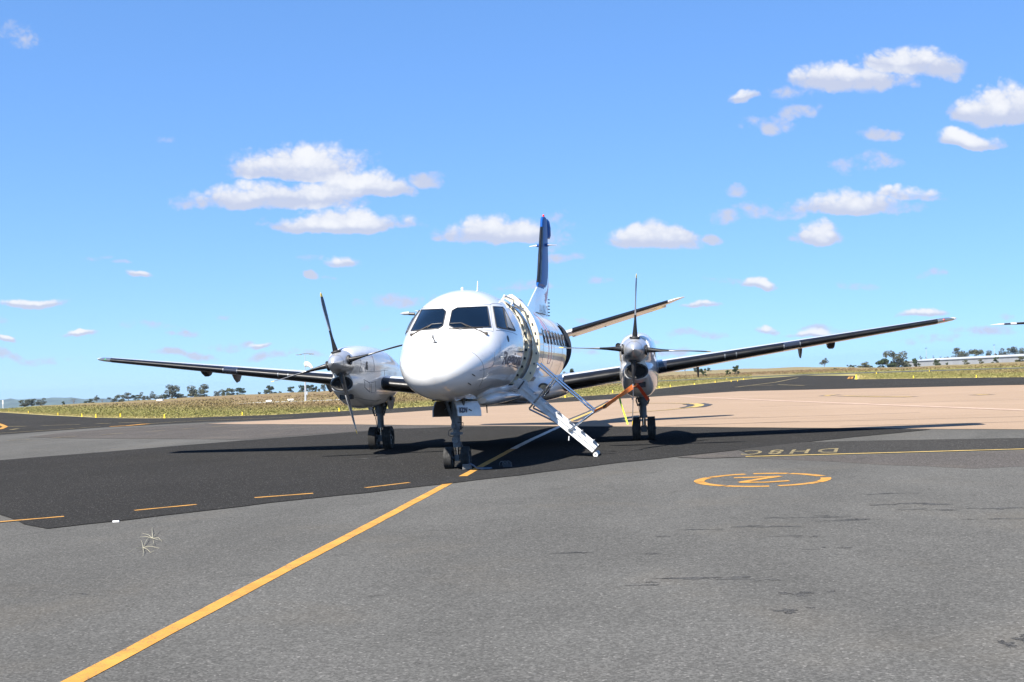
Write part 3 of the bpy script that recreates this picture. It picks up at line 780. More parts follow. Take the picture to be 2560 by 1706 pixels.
pane_at('windscreen_pane', [(1121.2, 821.8), (1225.8, 818), (1217.5, 767.6), (1131.4, 771)], .14)
pane_at('windscreen_pane', [(1105.6, 822.2), (1028, 828.2), (1055, 775.9), (1116.3, 772.7)], .14)
SIDE = [(1240.4, 818), (1287.6, 827.3), (1256.4, 768.9), (1232.1, 767.6)]
POST = [(1267, 819.5), (1286, 826), (1259.5, 774), (1257, 771.5)]
for fl in (False, True):
    pane_at('side_window', SIDE, 0, flip=fl)
    pane_at('window_post', POST, 0, pmat('pale_window_post', (.40, .38, .34), .5), 6, 4, fl, .014)
    s = -1 if fl else 1
    b = MB(); P = [skin((s * 1.01, 1.955 + .05 * cos(t), 2.455 + .065 * sin(t)), .006) for t in np.linspace(0, 2 * pi, 17)[:-1]]
    b.add(P, [tuple(range(16))], BLACK); b.obj('static_vent', plane)
# wipers, measured on the skin
for base, elbow, tip in [((1030, 839), (1082, 816), (1105, 812)), ((1215, 836), (1152, 813), (1126, 812.5))]:
    a = cast(*base, .015); c = cast(*elbow, .05); t = cast(*tip, .03); s2 = cast(elbow[0] - (elbow[0] - base[0]) * .3, elbow[1] + (base[1] - elbow[1]) * .3, .02)
    w = MB(); w.tube([a, c], [.016, .010], DIRT, 6); w.lathe([(-.02, .001), (-.02, .03), (.03, .025), (.03, .001)], DIRT, a, 'Z', 10); wo = w.obj('wiper_arm', plane)
    w = MB(); e = cast(elbow[0] + (base[0] - elbow[0]) * .25, elbow[1] + (base[1] - elbow[1]) * .25, .02); w.tube([t, c, e], .009, SEAL, 6); w.obj('wiper_blade', wo)
b = MB(); P = [cast(x, y, .01) for x, y in [(1122, 822.6), (1150, 824), (1180, 822), (1206, 820.5)]]; b.tube(P, .008, DIRT, 5); b.obj('drain_strip', plane)
# probes, aerials and vents on the skin
b = MB(); a = cast(1088, 857, 0); b.tube([a, a + Vector((-.03, -.05, .11))], .011, BLACK, 6); b.box(a, (.085, .06, .012), BLACK); b.tube([a + Vector((-.03, -.06, .09)), a + Vector((-.03, -.04, .13))], .017, BLACK, 6); b.obj('nose_probe', plane)
for x, y in ((1249, 893), (1299, 879), (1284, 917)):
    a = cast(x, y, 0)
    if a is None: continue
    n_ = (a - Vector((0, a.y, sec(a.y)[3]))).normalized()
    b = MB(); b.tube([a, a + n_ * .09, a + n_ * .10 + Vector((0, -.17, 0))], .012, STEEL, 6); b.obj('pitot_tube', plane)
b = MB(); a = skin((0, 2.9, 3.6), 0); b.lathe([(0, .03), (.03, .03), (.05, .022), (.06, .001)], WHITE, a, 'Z', 12); b.obj('beacon_stub', plane)
b = MB(); a = skin((.12, 4.0, 3.6), 0); b.loft([[(.12 - .008, 4.0, 3.54), (.12 + .008, 4.0, 3.54), (.12 + .008, 4.16, 3.54), (.12 - .008, 4.16, 3.54)], [(.116, 4.09, 3.79), (.124, 4.09, 3.79), (.124, 4.15, 3.79), (.116, 4.15, 3.79)]], WHITE); b.obj('blade_aerial', plane)
b = MB(); b.tube([skin((.55, 10.6, 3.42), .0), skin((.62, 12.0, 3.36), .05)], .014, BLACK, 6); b.obj('wire_aerial', plane)
for x, y in ((1184, 938), (1174, 960)):
    a = cast(x, y, .004); n_ = (a - Vector((0, a.y + .3, sec(a.y)[3]))).normalized()
    P = [cast(x - 5, y - 4, .006), cast(x + 3, y + .5, .006), cast(x + 4, y + 4, .006), cast(x - 4, y - .5, .006)]
    b = MB(); b.add(P, [(0, 1, 2, 3)], SEAL); b.obj('drain_vent', plane)
# mirror-like pod on the starboard cockpit window
b = MB(); b.lathe([(-.13, .001), (-.11, .012), (-.05, .03), (.06, .036), (.06, .001)], DULL, (-1.03, 2.25, 3.07), 'X', 12); b.tube([(-.98, 2.25, 3.06), (-.86, 2.25, 3.05)], .03, SEAL, 8); b.obj('ice_probe', plane)
# belly aerials and beacon
for (y, x, h) in ((3.9, .22, .27), (7.3, .6, .12)):
    b = MB(); zb = sec(y)[1]; b.loft([[(x - .008, y, zb + .05), (x + .008, y, zb + .05), (x + .008, y + .14, zb + .05), (x - .008, y + .14, zb + .05)], [(x - .006, y + .09, zb - h), (x + .006, y + .09, zb - h), (x + .006, y + .14, zb - h), (x - .006, y + .14, zb - h)]], BLACK); b.obj('belly_aerial', plane)
b = MB(); b.lathe([(0, .05), (-.04, .05), (-.08, .03), (-.09, .001)], RED, (.25, 7.0, 1.15), 'Z', 12); b.obj('belly_beacon', plane)
# air-conditioning fairing along the belly ahead of the wing and wing root fairing
b = MB(); rr = []
for y, w, zt, zb in [(2.25, .10, 1.34, 1.22), (2.4, .20, 1.42, 1.18), (2.7, .30, 1.46, 1.17), (3.6, .36, 1.46, 1.17), (4.8, .38, 1.42, 1.18), (5.6, .34, 1.40, 1.2)]:
    rr.append([(.42 + w * cos(t), y, (zt + zb) / 2 + (zt - zb) / 2 * sin(t)) for t in np.linspace(0, 2 * pi, 25)[:-1]])
b.loft(rr, WHITE); b.obj('belly_fairing', plane)
b = MB(); rr = []
for y, w, zt, zb in [(5.3, .55, 1.30, 1.22), (5.9, .95, 1.45, 1.12), (6.6, 1.30, 1.62, 1.06), (7.2, 1.52, 1.72, 1.05), (8.5, 1.60, 1.76, 1.05), (9.8, 1.5, 1.66, 1.08), (10.8, 1.1, 1.48, 1.16), (11.6, .6, 1.34, 1.22)]:
    rr.append([(math.copysign(abs(cos(t)) ** .75, cos(t)) * w, y, (zt + zb) / 2 + (zt - zb) / 2 * math.copysign(abs(sin(t)) ** .75, sin(t))) for t in np.linspace(0, 2 * pi, 41)[:-1]])
b.loft(rr, WHITE); b.obj('wing_fairing', plane)
for s in (1, -1):
    c = Vector((s * 1.17, 6.37, 1.40))
    b = MB(); b.lathe([(-.02, .001), (-.02, .105), (.08, .12), (.10, .13)], LENS, (0, 0, 0), 'Y', 20); b.lathe([(-.03, .105), (-.03, .135), (.12, .15)], SEAL, (0, 0, 0), 'Y', 20)
    o = b.obj('landing_light', plane); o.location = c - plane.location; o.rotation_euler = (0, 0, s * .12)
# cabin windows, both sides
wm = MB(); P = [(0, .125 * math.copysign(abs(cos(t)) ** .6, cos(t)), .18 * math.copysign(abs(sin(t)) ** .6, sin(t))) for t in np.linspace(0, 2 * pi, 21)[:-1]]
wm.add(P, [tuple(range(20))], GLASS); wm.tube([(p[0] + .002, p[1], p[2]) for p in P], .008, SEAL, 5, closed=True)
wme = wm.mesh('cabin_window')
for s in (1, -1):
    for k in range(10):
        y = 5.62 + .76 * k
        if 12.5 < y < 14.1: continue
        o = link('cabin_window', wme, plane); a = skin((s * 1.13, y, 2.66), .006)
        o.location = a - plane.location; o.rotation_euler = (0, -s * .22, 0)
# lettering on the port side of the nose
V, F = text_mesh('Regional', .39, .22, .92)
L0 = cast(1255, 906).y; L1 = 3.42
V[:, 0] -= V[:, 0].min(); V[:, 0] *= (L1 - L0) / V[:, 0].max()
b = MB(); b.add([skin((1.1, L0 + v[0], 1.935 + v[1]), .004) for v in V], F, TEXTM); b.obj('lettering', plane, smooth=False)
# curved nose leg bay
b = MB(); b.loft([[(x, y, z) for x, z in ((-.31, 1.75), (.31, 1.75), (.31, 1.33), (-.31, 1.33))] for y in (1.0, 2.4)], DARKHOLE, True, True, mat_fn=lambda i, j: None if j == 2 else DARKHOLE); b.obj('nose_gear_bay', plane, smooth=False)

# ------------------------------------------------------------------ wings
def airfoil(n=22, t=.15, camber=.02):
    xs = (1 - np.cos(np.linspace(0, pi, n))) / 2
    yt = 5 * t * (.2969 * np.sqrt(xs) - .126 * xs - .3516 * xs**2 + .2843 * xs**3 - .1036 * xs**4)
    yc = camber * 4 * xs * (1 - xs)
    up = [(x, c + h) for x, c, h in zip(xs, yc, yt)]; lo = [(x, c - h) for x, c, h in zip(xs, yc, yt)]
    return up[::-1] + lo[1:]           # TE upper -> LE -> TE lower
def wing_ring(X, yLE, zLE, chord, t, inc=radians(2.5), tip_s=1.):
    P = []
    for x, h in airfoil(t=t):
        y = x * chord; z = h * chord * tip_s
        P.append((X, yLE + y * cos(inc) + z * sin(inc), zLE - y * sin(inc) + z * cos(inc)))
    return P
def wing_par(X):
    f = (X - 1.0) / 9.6
    chord = 2.80 + (1.12 - 2.80) * f; yLE = 7.10 + 1.10 * f; zLE = 1.325 + .1225 * X; t = .165 + (.12 - .165) * f
    return yLE, zLE, chord, t
def boot_strip(b, rings_, frac_top, frac_bot, off, mat, n=44):
    """front slice of the wing section, set proud of the skin"""
    out = []
    for X, yLE, zLE, chord, t, inc in rings_:
        P = []
        for k in range(13):
            u = -1 + 2 * k / 12
            fr = (frac_top if u < 0 else frac_bot) * u * u
            h = 5 * t * (.2969 * math.sqrt(fr) - .126 * fr - .3516 * fr**2) * (1 if u < 0 else -1) + .02 * 4 * fr * (1 - fr)
            yy = fr * chord; zz = h * chord
            sc_ = 1 + off / max(.03, abs(zz))
            yy -= off * (1 - min(1, fr * 12)); zz += math.copysign(off, -u) if k != 6 else 0
            P.append((X, yLE + yy * cos(inc) + zz * sin(inc), zLE - yy * sin(inc) + zz * cos(inc)))
        out.append(P)
    b.loft(out, mat, False, False, closed=False)
FAIR = pmat('fairing_grey', (.20, .19, .18), .5)
BOOT2 = pmat('glossy_boot_gap', (.016, .018, .026), .15, coat=.6)
def build_wing(s):
    Xs = [.9, 2.0, 2.9, 3.8, 5.2, 6.6, 8.0, 9.3, 10.35]
    rg = [wing_ring(X, *wing_par(X)) for X in Xs]
    # rounded tip
    for X, k in ((10.6, .9), (10.75, .7), (10.83, .45), (10.86, .2)):
        yLE, zLE, ch, t = wing_par(10.5); zLE += .1225 * (X - 10.5)
        rg.append(wing_ring(X, yLE + ch * (1 - k) * .55 * .6, zLE, ch * (1 - (1 - k) * .6), t * k / (1 - (1 - k) * .6) * .95))
    if s < 0: rg = [mirror(r) for r in rg]
    b = MB(); b.loft(rg, WHITE); w = b.obj('wing', plane, angle=30)
    inc = radians(2.5)
    spans = [(1.55, 2.92, BOOT), (3.80, 4.0, BOOT2), (4.0, 5.37, BOOT), (5.37, 5.64, BOOT), (5.64, 6.76, BOOT), (6.76, 7.14, BOOT2), (7.14, 10.36, BOOT)]
    for x0, x1, m in spans:
        b = MB(); rr = []
        for X in np.linspace(x0, x1, 6):
            yLE, zLE, ch, t = wing_par(X); rr.append((X * s, yLE, zLE, ch, t, inc))
        boot_strip(b, rr, .085, .10, .006, m); b.obj('de_icing_boot', w)
    # end caps and brackets between boot lengths
    for X in (5.37, 5.64, 6.76, 7.14, 2.9):
        yLE, zLE, ch, t = wing_par(X); b = MB()
        boot_strip(b, [((X - .012) * s, yLE, zLE, ch, t, inc), ((X + .012) * s, yLE, zLE, ch, t, inc)], .015, .03, .009, STEEL); b.obj('boot_clamp', w)
    # position lamp at the tip
    yLE, zLE, ch, t = wing_par(10.45); b = MB()
    boot_strip(b, [(10.36 * s, yLE, zLE - .01, ch, t, inc), (10.6 * s, yLE + .03, zLE + .018, ch * .96, t * .88, inc), (10.76 * s, yLE + .13, zLE + .03, ch * .9, t * .55, inc)], .09, .09, .008, LENS); b.obj('position_lamp', w)
    b = MB(); b.lathe([(0, .001), (.02, .03), (.08, .03)], RED if s > 0 else pmat('green_lens', (.03, .3, .1), .2), (10.5 * s, yLE - .0, zLE + .01), 'Y', 10); b.obj('position_bulb', w)
    # flap track fairings below the trailing half
    for X, y, w_, L, dz in ((4.75, 9.1, .06, .75, .28), (7.25, 9.0, .06, .6, .25), (7.95, 8.7, .20, .42, .15)):
        yLE, zLE, ch, t = wing_par(X); zb = zLE - .09 * ch * .6
        rr = []
        for f, k in ((0, .1), (.2, .6), (.5, 1), (.8, .85), (1, .3)):
            y_ = y - L / 2 + L * f
            rr.append([(s * (X + w_ / 2 * q), y_, zz) for q, zz in ((-1, zb + .1), (1, zb + .1), (.8, zb - dz * k * .8), (.5, zb - dz * k), (-.5, zb - dz * k), (-.8, zb - dz * k * .8))])
        b = MB(); b.loft(rr, FAIR if w_ < .1 else BLACK); b.obj('flap_fairing', w)
    # flap and aileron gaps on the upper face
    b = MB()
    for fr in (.72,):
        for X0, X1 in ((1.3, 2.8), (4.0, 7.4), (7.5, 10.2)):
            P = []
            for X in np.linspace(X0, X1, 8):
                yLE, zLE, ch, t = wing_par(X); P.append((X * s, yLE + fr * ch, zLE - fr * ch * sin(inc) + ch * (5 * t * (.2969 * fr**.5 - .126 * fr - .3516 * fr**2 + .2843 * fr**3 - .1036 * fr**4) + .02 * 4 * fr * (1 - fr)) + .002))
            b.tube(P, .006, SEAM, 4)
    b.obj('flap_gap', w)
for s in (1, -1): build_wing(s)

# ------------------------------------------------------------------ nacelles
NX = 3.355
NS = {5.46: [(2.515, 0), (2.47, .17), (2.36, .27), (2.2, .315), (2.05, .27), (1.96, .205), (1.90, .20), (1.84, .235), (1.72, .262), (1.60, .22), (1.555, .12), (1.54, 0)],
      5.60: [(2.545, 0), (2.50, .18), (2.38, .30), (2.2, .35), (2.04, .305), (1.95, .255), (1.89, .25), (1.83, .285), (1.72, .31), (1.57, .26), (1.50, .14), (1.475, 0)],
      5.9: [(2.58, 0), (2.53, .19), (2.41, .32), (2.2, .385), (2.04, .355), (1.95, .335), (1.88, .335), (1.80, .355), (1.68, .36), (1.49, .30), (1.38, .17), (1.35, 0)],
      6.35: [(2.61, 0), (2.56, .20), (2.43, .345), (2.2, .415), (2.04, .405), (1.95, .40), (1.86, .405), (1.76, .41), (1.60, .405), (1.37, .34), (1.245, .20), (1.21, 0)],
      7.0: [(2.63, 0), (2.58, .21), (2.44, .36), (2.2, .43), (2.04, .43), (1.94, .43), (1.84, .435), (1.72, .435), (1.54, .43), (1.30, .365), (1.15, .22), (1.11, 0)],
      8.0: [(2.62, 0), (2.57, .20), (2.43, .35), (2.2, .43), (2.04, .435), (1.94, .435), (1.84, .435), (1.72, .435), (1.54, .43), (1.32, .37), (1.17, .22), (1.13, 0)],
      9.0: [(2.50, 0), (2.46, .18), (2.34, .32), (2.14, .42), (2.0, .43), (1.92, .43), (1.82, .43), (1.72, .43), (1.57, .42), (1.39, .35), (1.26, .2), (1.23, 0)],
      10.2: [(2.22, 0), (2.19, .14), (2.12, .24), (2.03, .32), (1.97, .33), (1.92, .33), (1.86, .33), (1.80, .33), (1.71, .31), (1.6, .25), (1.52, .14), (1.5, 0)],
      11.2: [(2.05, 0), (2.04, .03), (2.02, .05), (2.0, .06), (1.98, .06), (1.97, .06), (1.95, .06), (1.93, .06), (1.91, .06), (1.89, .05), (1.87, .03), (1.86, 0)]}
ky = sorted(NS)
def nac_ring(y, cx):
    pts = [(float(interp(ky, [NS[k][i][0] for k in ky], y)), float(interp(ky, [NS[k][i][1] for k in ky], y))) for i in range(12)]
    # smooth by Catmull-Rom through the half outline
    full_ = pts + [(z, -w) for z, w in pts[-2:0:-1]]; n = len(full_); out = []
    for i in range(n):
        p0, p1, p2, p3 = [np.array(full_[(i + k) % n]) for k in (-1, 0, 1, 2)]
        for t in (0, .33, .67):
            q = .5 * (2 * p1 + (p2 - p0) * t + (2 * p0 - 5 * p1 + 4 * p2 - p3) * t * t + (3 * p1 - p0 - 3 * p2 + p3) * t**3)
            out.append((cx + q[1], y, q[0]))
    return out
def build_nacelle(s):
    cx = s * NX; ysn = [5.46, 5.5, 5.56, 5.64, 5.75, 5.9, 6.1, 6.35, 6.65, 7.0, 7.5, 8.0, 8.5, 9.0, 9.6, 10.2, 10.8, 11.2]
    rr = [nac_ring(y, cx) for y in ysn]
    b = MB(); b.loft(rr, WHITE, cap0=True); n = b.obj('engine_nacelle', plane, angle=50)
    nb = BVHTree.FromPolygons([Vector(v) for v in b.V], b.F)
    # intake: black lip and deep dark throat
    b = MB(); E_ = lambda a, c, y: [(cx + a * cos(t), y, 1.725 + c * sin(t)) for t in np.linspace(0, 2 * pi, 33)[:-1]]
    b.loft([E_(.250, .165, 5.52), E_(.262, .176, 5.46), E_(.255, .168, 5.43), E_(.225, .142, 5.425), E_(.20, .118, 5.44), E_(.19, .11, 5.452)], BLACK, False, False)
    b.loft([E_(.20, .118, 5.44), E_(.19, .11, 5.452)], DARKHOLE, False, True); b.obj('intake_lip', n)
    # oil cooler slot below, exhaust stub inboard, drains, vents
    b = MB(); rs = lambda w, z0, z1, y: [(cx + x, y, z) for x, z in ((-w, z0), (w, z0), (w, z1), (-w, z1))]
    b.box((cx + .03, 5.71, 1.42), (.30, .14, .12), DARKHOLE); b.box((cx + .03, 5.645, 1.42), (.26, .02, .09), BLACK); b.obj('oil_cooler_inlet', n)
    b = MB(); xi = cx - .435; b.lathe([(-.05, .055), (-.07, .062), (.12, .065), (.12, .001)], BLACK, (xi, 6.6, 2.33), 'Y', 14); b.lathe([(-.05, .055), (-.05, .001)], DARKHOLE, (xi, 6.6, 2.33), 'Y', 14); b.obj('vent_pipe', n)
    loc, nor, _, _ = nb.ray_cast(Vector((cx + 2, 6.15, 2.15)), Vector((-1, 0, 0)))
    if loc:
        b = MB(); b.add([(loc.x + .006, 6.12, 2.20), (loc.x + .006, 6.12, 2.04), (loc.x + .012, 6.22, 2.02), (loc.x + .012, 6.22, 2.23)], [(0, 1, 2, 3)], BLACK); b.obj('side_vent', n)
    b = MB()
    def nseam(pts):
        P = []
        for a, c in zip(pts[:-1], pts[1:]):
            for i in range(8):
                y = a[0] + (c[0] - a[0]) * i / 8; z = a[1] + (c[1] - a[1]) * i / 8
                hit = nb.ray_cast(Vector((cx - s * 2, y, z)), Vector((s, 0, 0)))
                if hit[0]: P.append(hit[0])
        if len(P) > 1: b.tube(P, .006, SEAM, 4)
    for pts in ([(5.62, 2.25), (5.80, 2.25), (5.80, 1.98), (7.1, 1.99), (8.2, 2.02)], [(5.80, 2.25), (5.82, 2.4)], [(6.75, 2.0), (6.75, 2.45)], [(6.0, 1.80), (6.35, 1.72), (6.4, 1.5), (6.05, 1.62), (6.0, 1.80)], [(6.45, 1.72), (6.8, 1.74), (6.8, 1.5), (6.5, 1.48), (6.45, 1.72)], [(5.85, 1.40), (6.3, 1.33), (7.0, 1.28), (7.6, 1.3)], [(7.7, 2.02), (7.7, 1.85)]): nseam(pts)
    struct(b.obj('cowl_seam', n, smooth=False), 'stuff')
    b = MB(); b.box((cx - s * .36, 8.6, 1.30), (.06, .2, .1), BLACK); b.obj('drain_mast', n); b = MB(); b.box((cx - s * .2, 8.3, 1.16), (.08, .12, .08), BLACK); b.obj('drain_mast', n)
    # wing stub ahead of the nacelle joint
    b = MB(); hb = [(3.8, 0)]
    return n
nacs = {s: build_nacelle(s) for s in (1, -1)}

# ------------------------------------------------------------------ propellers
def blade_mesh():
    b = MB(); R = 1.66; rr = []; st = [.20, .27, .34, .45, .60, .75, .90, 1.05, 1.2, 1.35, 1.47, 1.56, 1.62, 1.65, 1.66]
    ch = interp([.2, .34, .6, .95, 1.25, 1.45, 1.58, 1.64, 1.66], [.13, .15, .205, .245, .24, .20, .13, .07, .02], st)
    th = interp([.2, .34, .6, 1.0, 1.66], [.13, .105, .055, .026, .010], st)
    tw = interp([.2, .5, 1.0, 1.66], [18, 10, 0, -9], st)
    sweep = interp([.2, .8, 1.3, 1.66], [0, .0, .0, .03], st)
    for r, c, t, w, sw in zip(st, ch, th, tw, sweep):
        a = radians(w); P = []
        for q in np.linspace(0, 2 * pi, 21)[:-1]:
            u = cos(q) * c / 2; v = sin(q) * t / 2 * (1 - .35 * cos(q))
            u += sw
            P.append((v * cos(a) - u * sin(a), u * cos(a) + v * sin(a), r))
        rr.append(P)
    def mf(i, j):
        if st[i] >= 1.55: return YELLOW
        q = 2 * pi * (j + .5) / 20
        if st[i] >= .74 and cos(q) < -.78: return BLADE_EDGE
        return BLADE
    b.loft(rr, BLADE, mat_fn=mf)
    return b.mesh('propeller_blade', angle=60)
BM = blade_mesh()
sb = MB(); sb.lathe([(-.47, .001), (-.462, .02), (-.43, .055), (-.36, .11), (-.28, .152), (-.20, .178)], SPIN, n=40)
sb.lathe([(-.205, .179), (-.195, .179)], SEAL, n=40); sb.lathe([(-.20, .181), (-.12, .215), (-.02, .25), (.10, .28), (.22, .298), (.25, .298), (.25, .2)], SPIN, n=40)
SM = sb.mesh('spinner', angle=30)
rb = MB(); rb.lathe([(.245, .001), (.25, .118), (.282, .112), (.275, .08)], BLACK, axis='Z', n=20); RB = rb.mesh('blade_root_seal')
for s, phi in ((1, .0713), (-1, -.223)):
    pr = thing('propeller', None, None); del pr['label']; del pr['category']
    pr.parent = plane; pr.location = Vector((s * 3.338, 5.20, 2.20)) - plane.location
    sp = link('spinner', SM, pr, (0, 0, 0))
    for k in range(4):
        o = link('propeller_blade', BM, pr, (0, 0, 0)); o.rotation_euler = (0, phi + k * pi / 2, 0)
        o = link('blade_root_seal', RB, pr, (0, .02, 0)); o.rotation_euler = (0, phi + k * pi / 2, 0)

# ------------------------------------------------------------------ tail
def tail_ring(X, yLE, zLE, chord, t):
    return [(X, yLE + x * chord, zLE + h * chord) for x, h in airfoil(t=t, camber=0)]
for s in (1, -1):
    a = (s * .45, 16.75, 2.93, 1.75, .12); 
    def tp(X): f = (X - .45) / (4.1 - .45); return 16.60 + 1.55 * f, 2.955 + 1.02 * f, 2.15 + (1.1 - 2.15) * f, .11
    rg = []
    for X in (.3, .8, 2.4, 4.1): y, z, c, t = tp(X); rg.append(tail_ring(X, y, z, c, t))
    y, z, c, t = tp(4.1); rg += [tail_ring(4.3, y + .1, z + .065, c * .88, .09), tail_ring(4.5, y + .28, z + .12, c * .62, .06), tail_ring(4.58, y + .45, z + .14, c * .3, .04)]
    if s < 0: rg = [mirror(r) for r in rg]
    b = MB(); b.loft(rg, WHITE); h = b.obj('tailplane', plane, angle=30)
    b = MB(); rr = []
    for X in np.linspace(.95, 4.02, 6): y, z, c, t = tp(X); rr.append((X * s, y, z, c, t, 0))
    boot_strip(b, rr, .10, .10, .006, BOOT); b.obj('de_icing_boot', h)
    # elevator hanging slightly below the fixed surface
    rr = []
    for X in (.8, 2.35, 3.95):
        y, z, c, t = tp(X); y0 = y + .62 * c; rr.append([(s * X, y0, z + .02), (s * X, y0 + .39 * c, z - .09), (s * X, y0 + .39 * c, z - .10), (s * X, y0 + .02, z - .045)])
    b = MB(); b.loft(rr, WHITE); b.obj('elevator', h, smooth=False)
    y, z, c, t = tp(1.9); b = MB(); b.box((1.9 * s, y + .98 * c, z - .08), (.05, .12, .05), BLACK); b.obj('hinge_bracket', h)
# fin with dorsal fillet, two-tone livery
def fin_par(z):
    yLE = float(interp([3.3, 4.1, 4.42, 4.60, 5.7, 6.65, 7.0, 7.06], [11.9, 14.4, 15.5, 16.0, 16.95, 17.78, 18.15, 18.6], z))
    yTE = float(interp([3.3, 7.0, 7.06], [18.72, 19.62, 19.5], z))
    return yLE, yTE
def fin_navy(y, z):
    return z > 4.48 + .7 * max(0, (y - 16.4) / 2.6) ** 2.0
rg = []; zs = list(np.linspace(3.3, 7.0, 60)) + [7.04, 7.06]
af = airfoil(n=40, t=1., camber=0)
for z in zs:
    yl, yt = fin_par(z); c = yt - yl
    tmax = .27 - .03 * (z - 3.3) if z > 4.5 else .27 - .036; tmax = .265 * (1 - (z - 3.3) / 9)
    if z > 7.0: tmax *= .5
    hmax = max(h for x, h in af)
    # the dorsal fillet is thin: thickness follows the true section starting at the fin leading edge
    y0 = max(yl, 15.3) if z < 4.6 else yl
    P = []
    for x, h in af:
        y = yl + x * c
        k = h / hmax * tmax / 2
        if z < 4.6:
            xx = np.clip((y - (y0 - .6)) / (yt - y0 + .6), 0, 1); kk = .05 + .95 * min(1, max(0, xx * 1.6)); k *= kk
            k = math.copysign(max(abs(k), min(.02, abs(h) * .2)), k) if abs(h) > 1e-6 else 0
        P.append((k, y, z))
    rg.append(P)
def fmat(i, j):
    p = rg[i][j]; q = rg[i + 1][(j + 1) % len(af)]; y = (p[1] + q[1]) / 2; z = (p[2] + q[2]) / 2
    if fin_navy(y, z): return NAVY
    if z > 4.30 + .7 * max(0, (y - 16.4) / 2.6) ** 2.0 and y > 17.0: return WHITE
    if z > 3.98 + .75 * max(0, (y - 16.4) / 2.6) ** 2.2 and y > 17.1: return MAROON
    return WHITE
b = MB(); b.loft(rg, WHITE, mat_fn=fmat, cap0=False); fin = b.obj('tail_fin', plane, angle=30)
b = MB(); rr = []
for z in np.linspace(4.66, 6.62, 8):
    yl, yt = fin_par(z); tm = .265 * (1 - (z - 3.3) / 9)
    P = []
    for k in range(11):
        u = -1 + 2 * k / 10; fr = .085 * u * u; h = (math.sqrt(fr) * .2969 - .126 * fr - .3516 * fr**2) / .10 * .5 * tm * (1 if u > 0 else -1)
        P.append((h * .92 + (.006 if u > 0 else -.006) * (abs(u) > .01), yl + fr * (yt - yl) - .012, z))
    rr.append(P)
b.loft(rr, BOOT, False, False, closed=False); b.obj('de_icing_boot', fin)
b = MB(); b.lathe([(0, .035), (.06, .035), (.08, .02), (.085, .001)], RED, (0, 18.55, 7.05), 'Z', 10); b.obj('anti_collision_lamp', fin)
b = MB(); rr = []
for z, y0, y1, w in ((6.45, 19.5, 19.9, .05), (6.55, 19.45, 19.95, .09), (6.8, 19.4, 19.9, .10), (7.0, 19.35, 19.75, .08), (7.08, 19.4, 19.6, .03)):
    rr.append([(.01 + w * cos(t), (y0 + y1) / 2 + (y1 - y0) / 2 * sin(t), z) for t in np.linspace(0, 2 * pi, 13)[:-1]])
b.loft(rr, NAVY); b.obj('rudder_horn', fin)
for s in (1, -1):
    b = MB(); b.tube([(s * .10, 17.9, 6.02), (s * .20, 17.9, 6.02)], .055, NAVY, 10)
    b.loft([[(s * .18, 17.8, 6.0), (s * .18, 18.0, 6.0), (s * .18, 18.0, 6.04), (s * .18, 17.8, 6.04)], [(s * .36, 17.95, 6.01), (s * .46, 18.05, 6.01), (s * .46, 18.05, 6.03), (s * .36, 17.95, 6.03)]], WHITE); b.obj('nav_aerial', fin)
for k in range(6):
    z = 3.72 + .11 * k; b = MB(); yt = fin_par(z)[1]; b.tube([(.02, yt - .03, z), (.035, yt + .05, z)], [.024, .008], SEAL, 6); b.obj('static_wick', fin)
V, F = text_mesh('VH-KDV', .48, 0, 1.0)
V[:, 0] *= .8; V[:, 0] += 16.15
b = MB(); b.add([(.128 + .0, v[0], 3.62 + v[1]) for v in V], F, pmat('grey_blue_lettering', (.10, .14, .22), .4)); b.obj('registration_lettering', fin, smooth=False)

# ------------------------------------------------------------------ landing gear
def wheel_parts(parent, c, R, w, side=1):
    b = MB(); h = w / 2
    prof = [(-h * .8, R * .56), (-h, R * .66), (-h * .98, R * .82), (-h * .80, R * .94), (-h * .55, R * .985)]
    for x in (-.36, -.12, .12, .36):
        prof += [((x - .10) * w, R), ((x - .018) * w, R), ((x - .012) * w, R * .965), ((x + .012) * w, R * .965), ((x + .018) * w, R), ((x + .10) * w, R)]
    prof += [(h * .55, R * .985), (h * .80, R * .94), (h * .98, R * .82), (h, R * .66), (h * .8, R * .56)]
    b.lathe(prof, TYRE, c, 'X', 36); b.obj('tyre', parent, angle=30)
    b = MB(); b.lathe([(-h * .75, .001), (-h * .75, R * .30), (-h * .45, R * .38), (-h * .7, R * .56), (h * .7, R * .56), (h * .45, R * .38), (h * .75, R * .30), (h * .75, .001)], STEEL, c, 'X', 24); b.obj('wheel_rim', parent, angle=30)
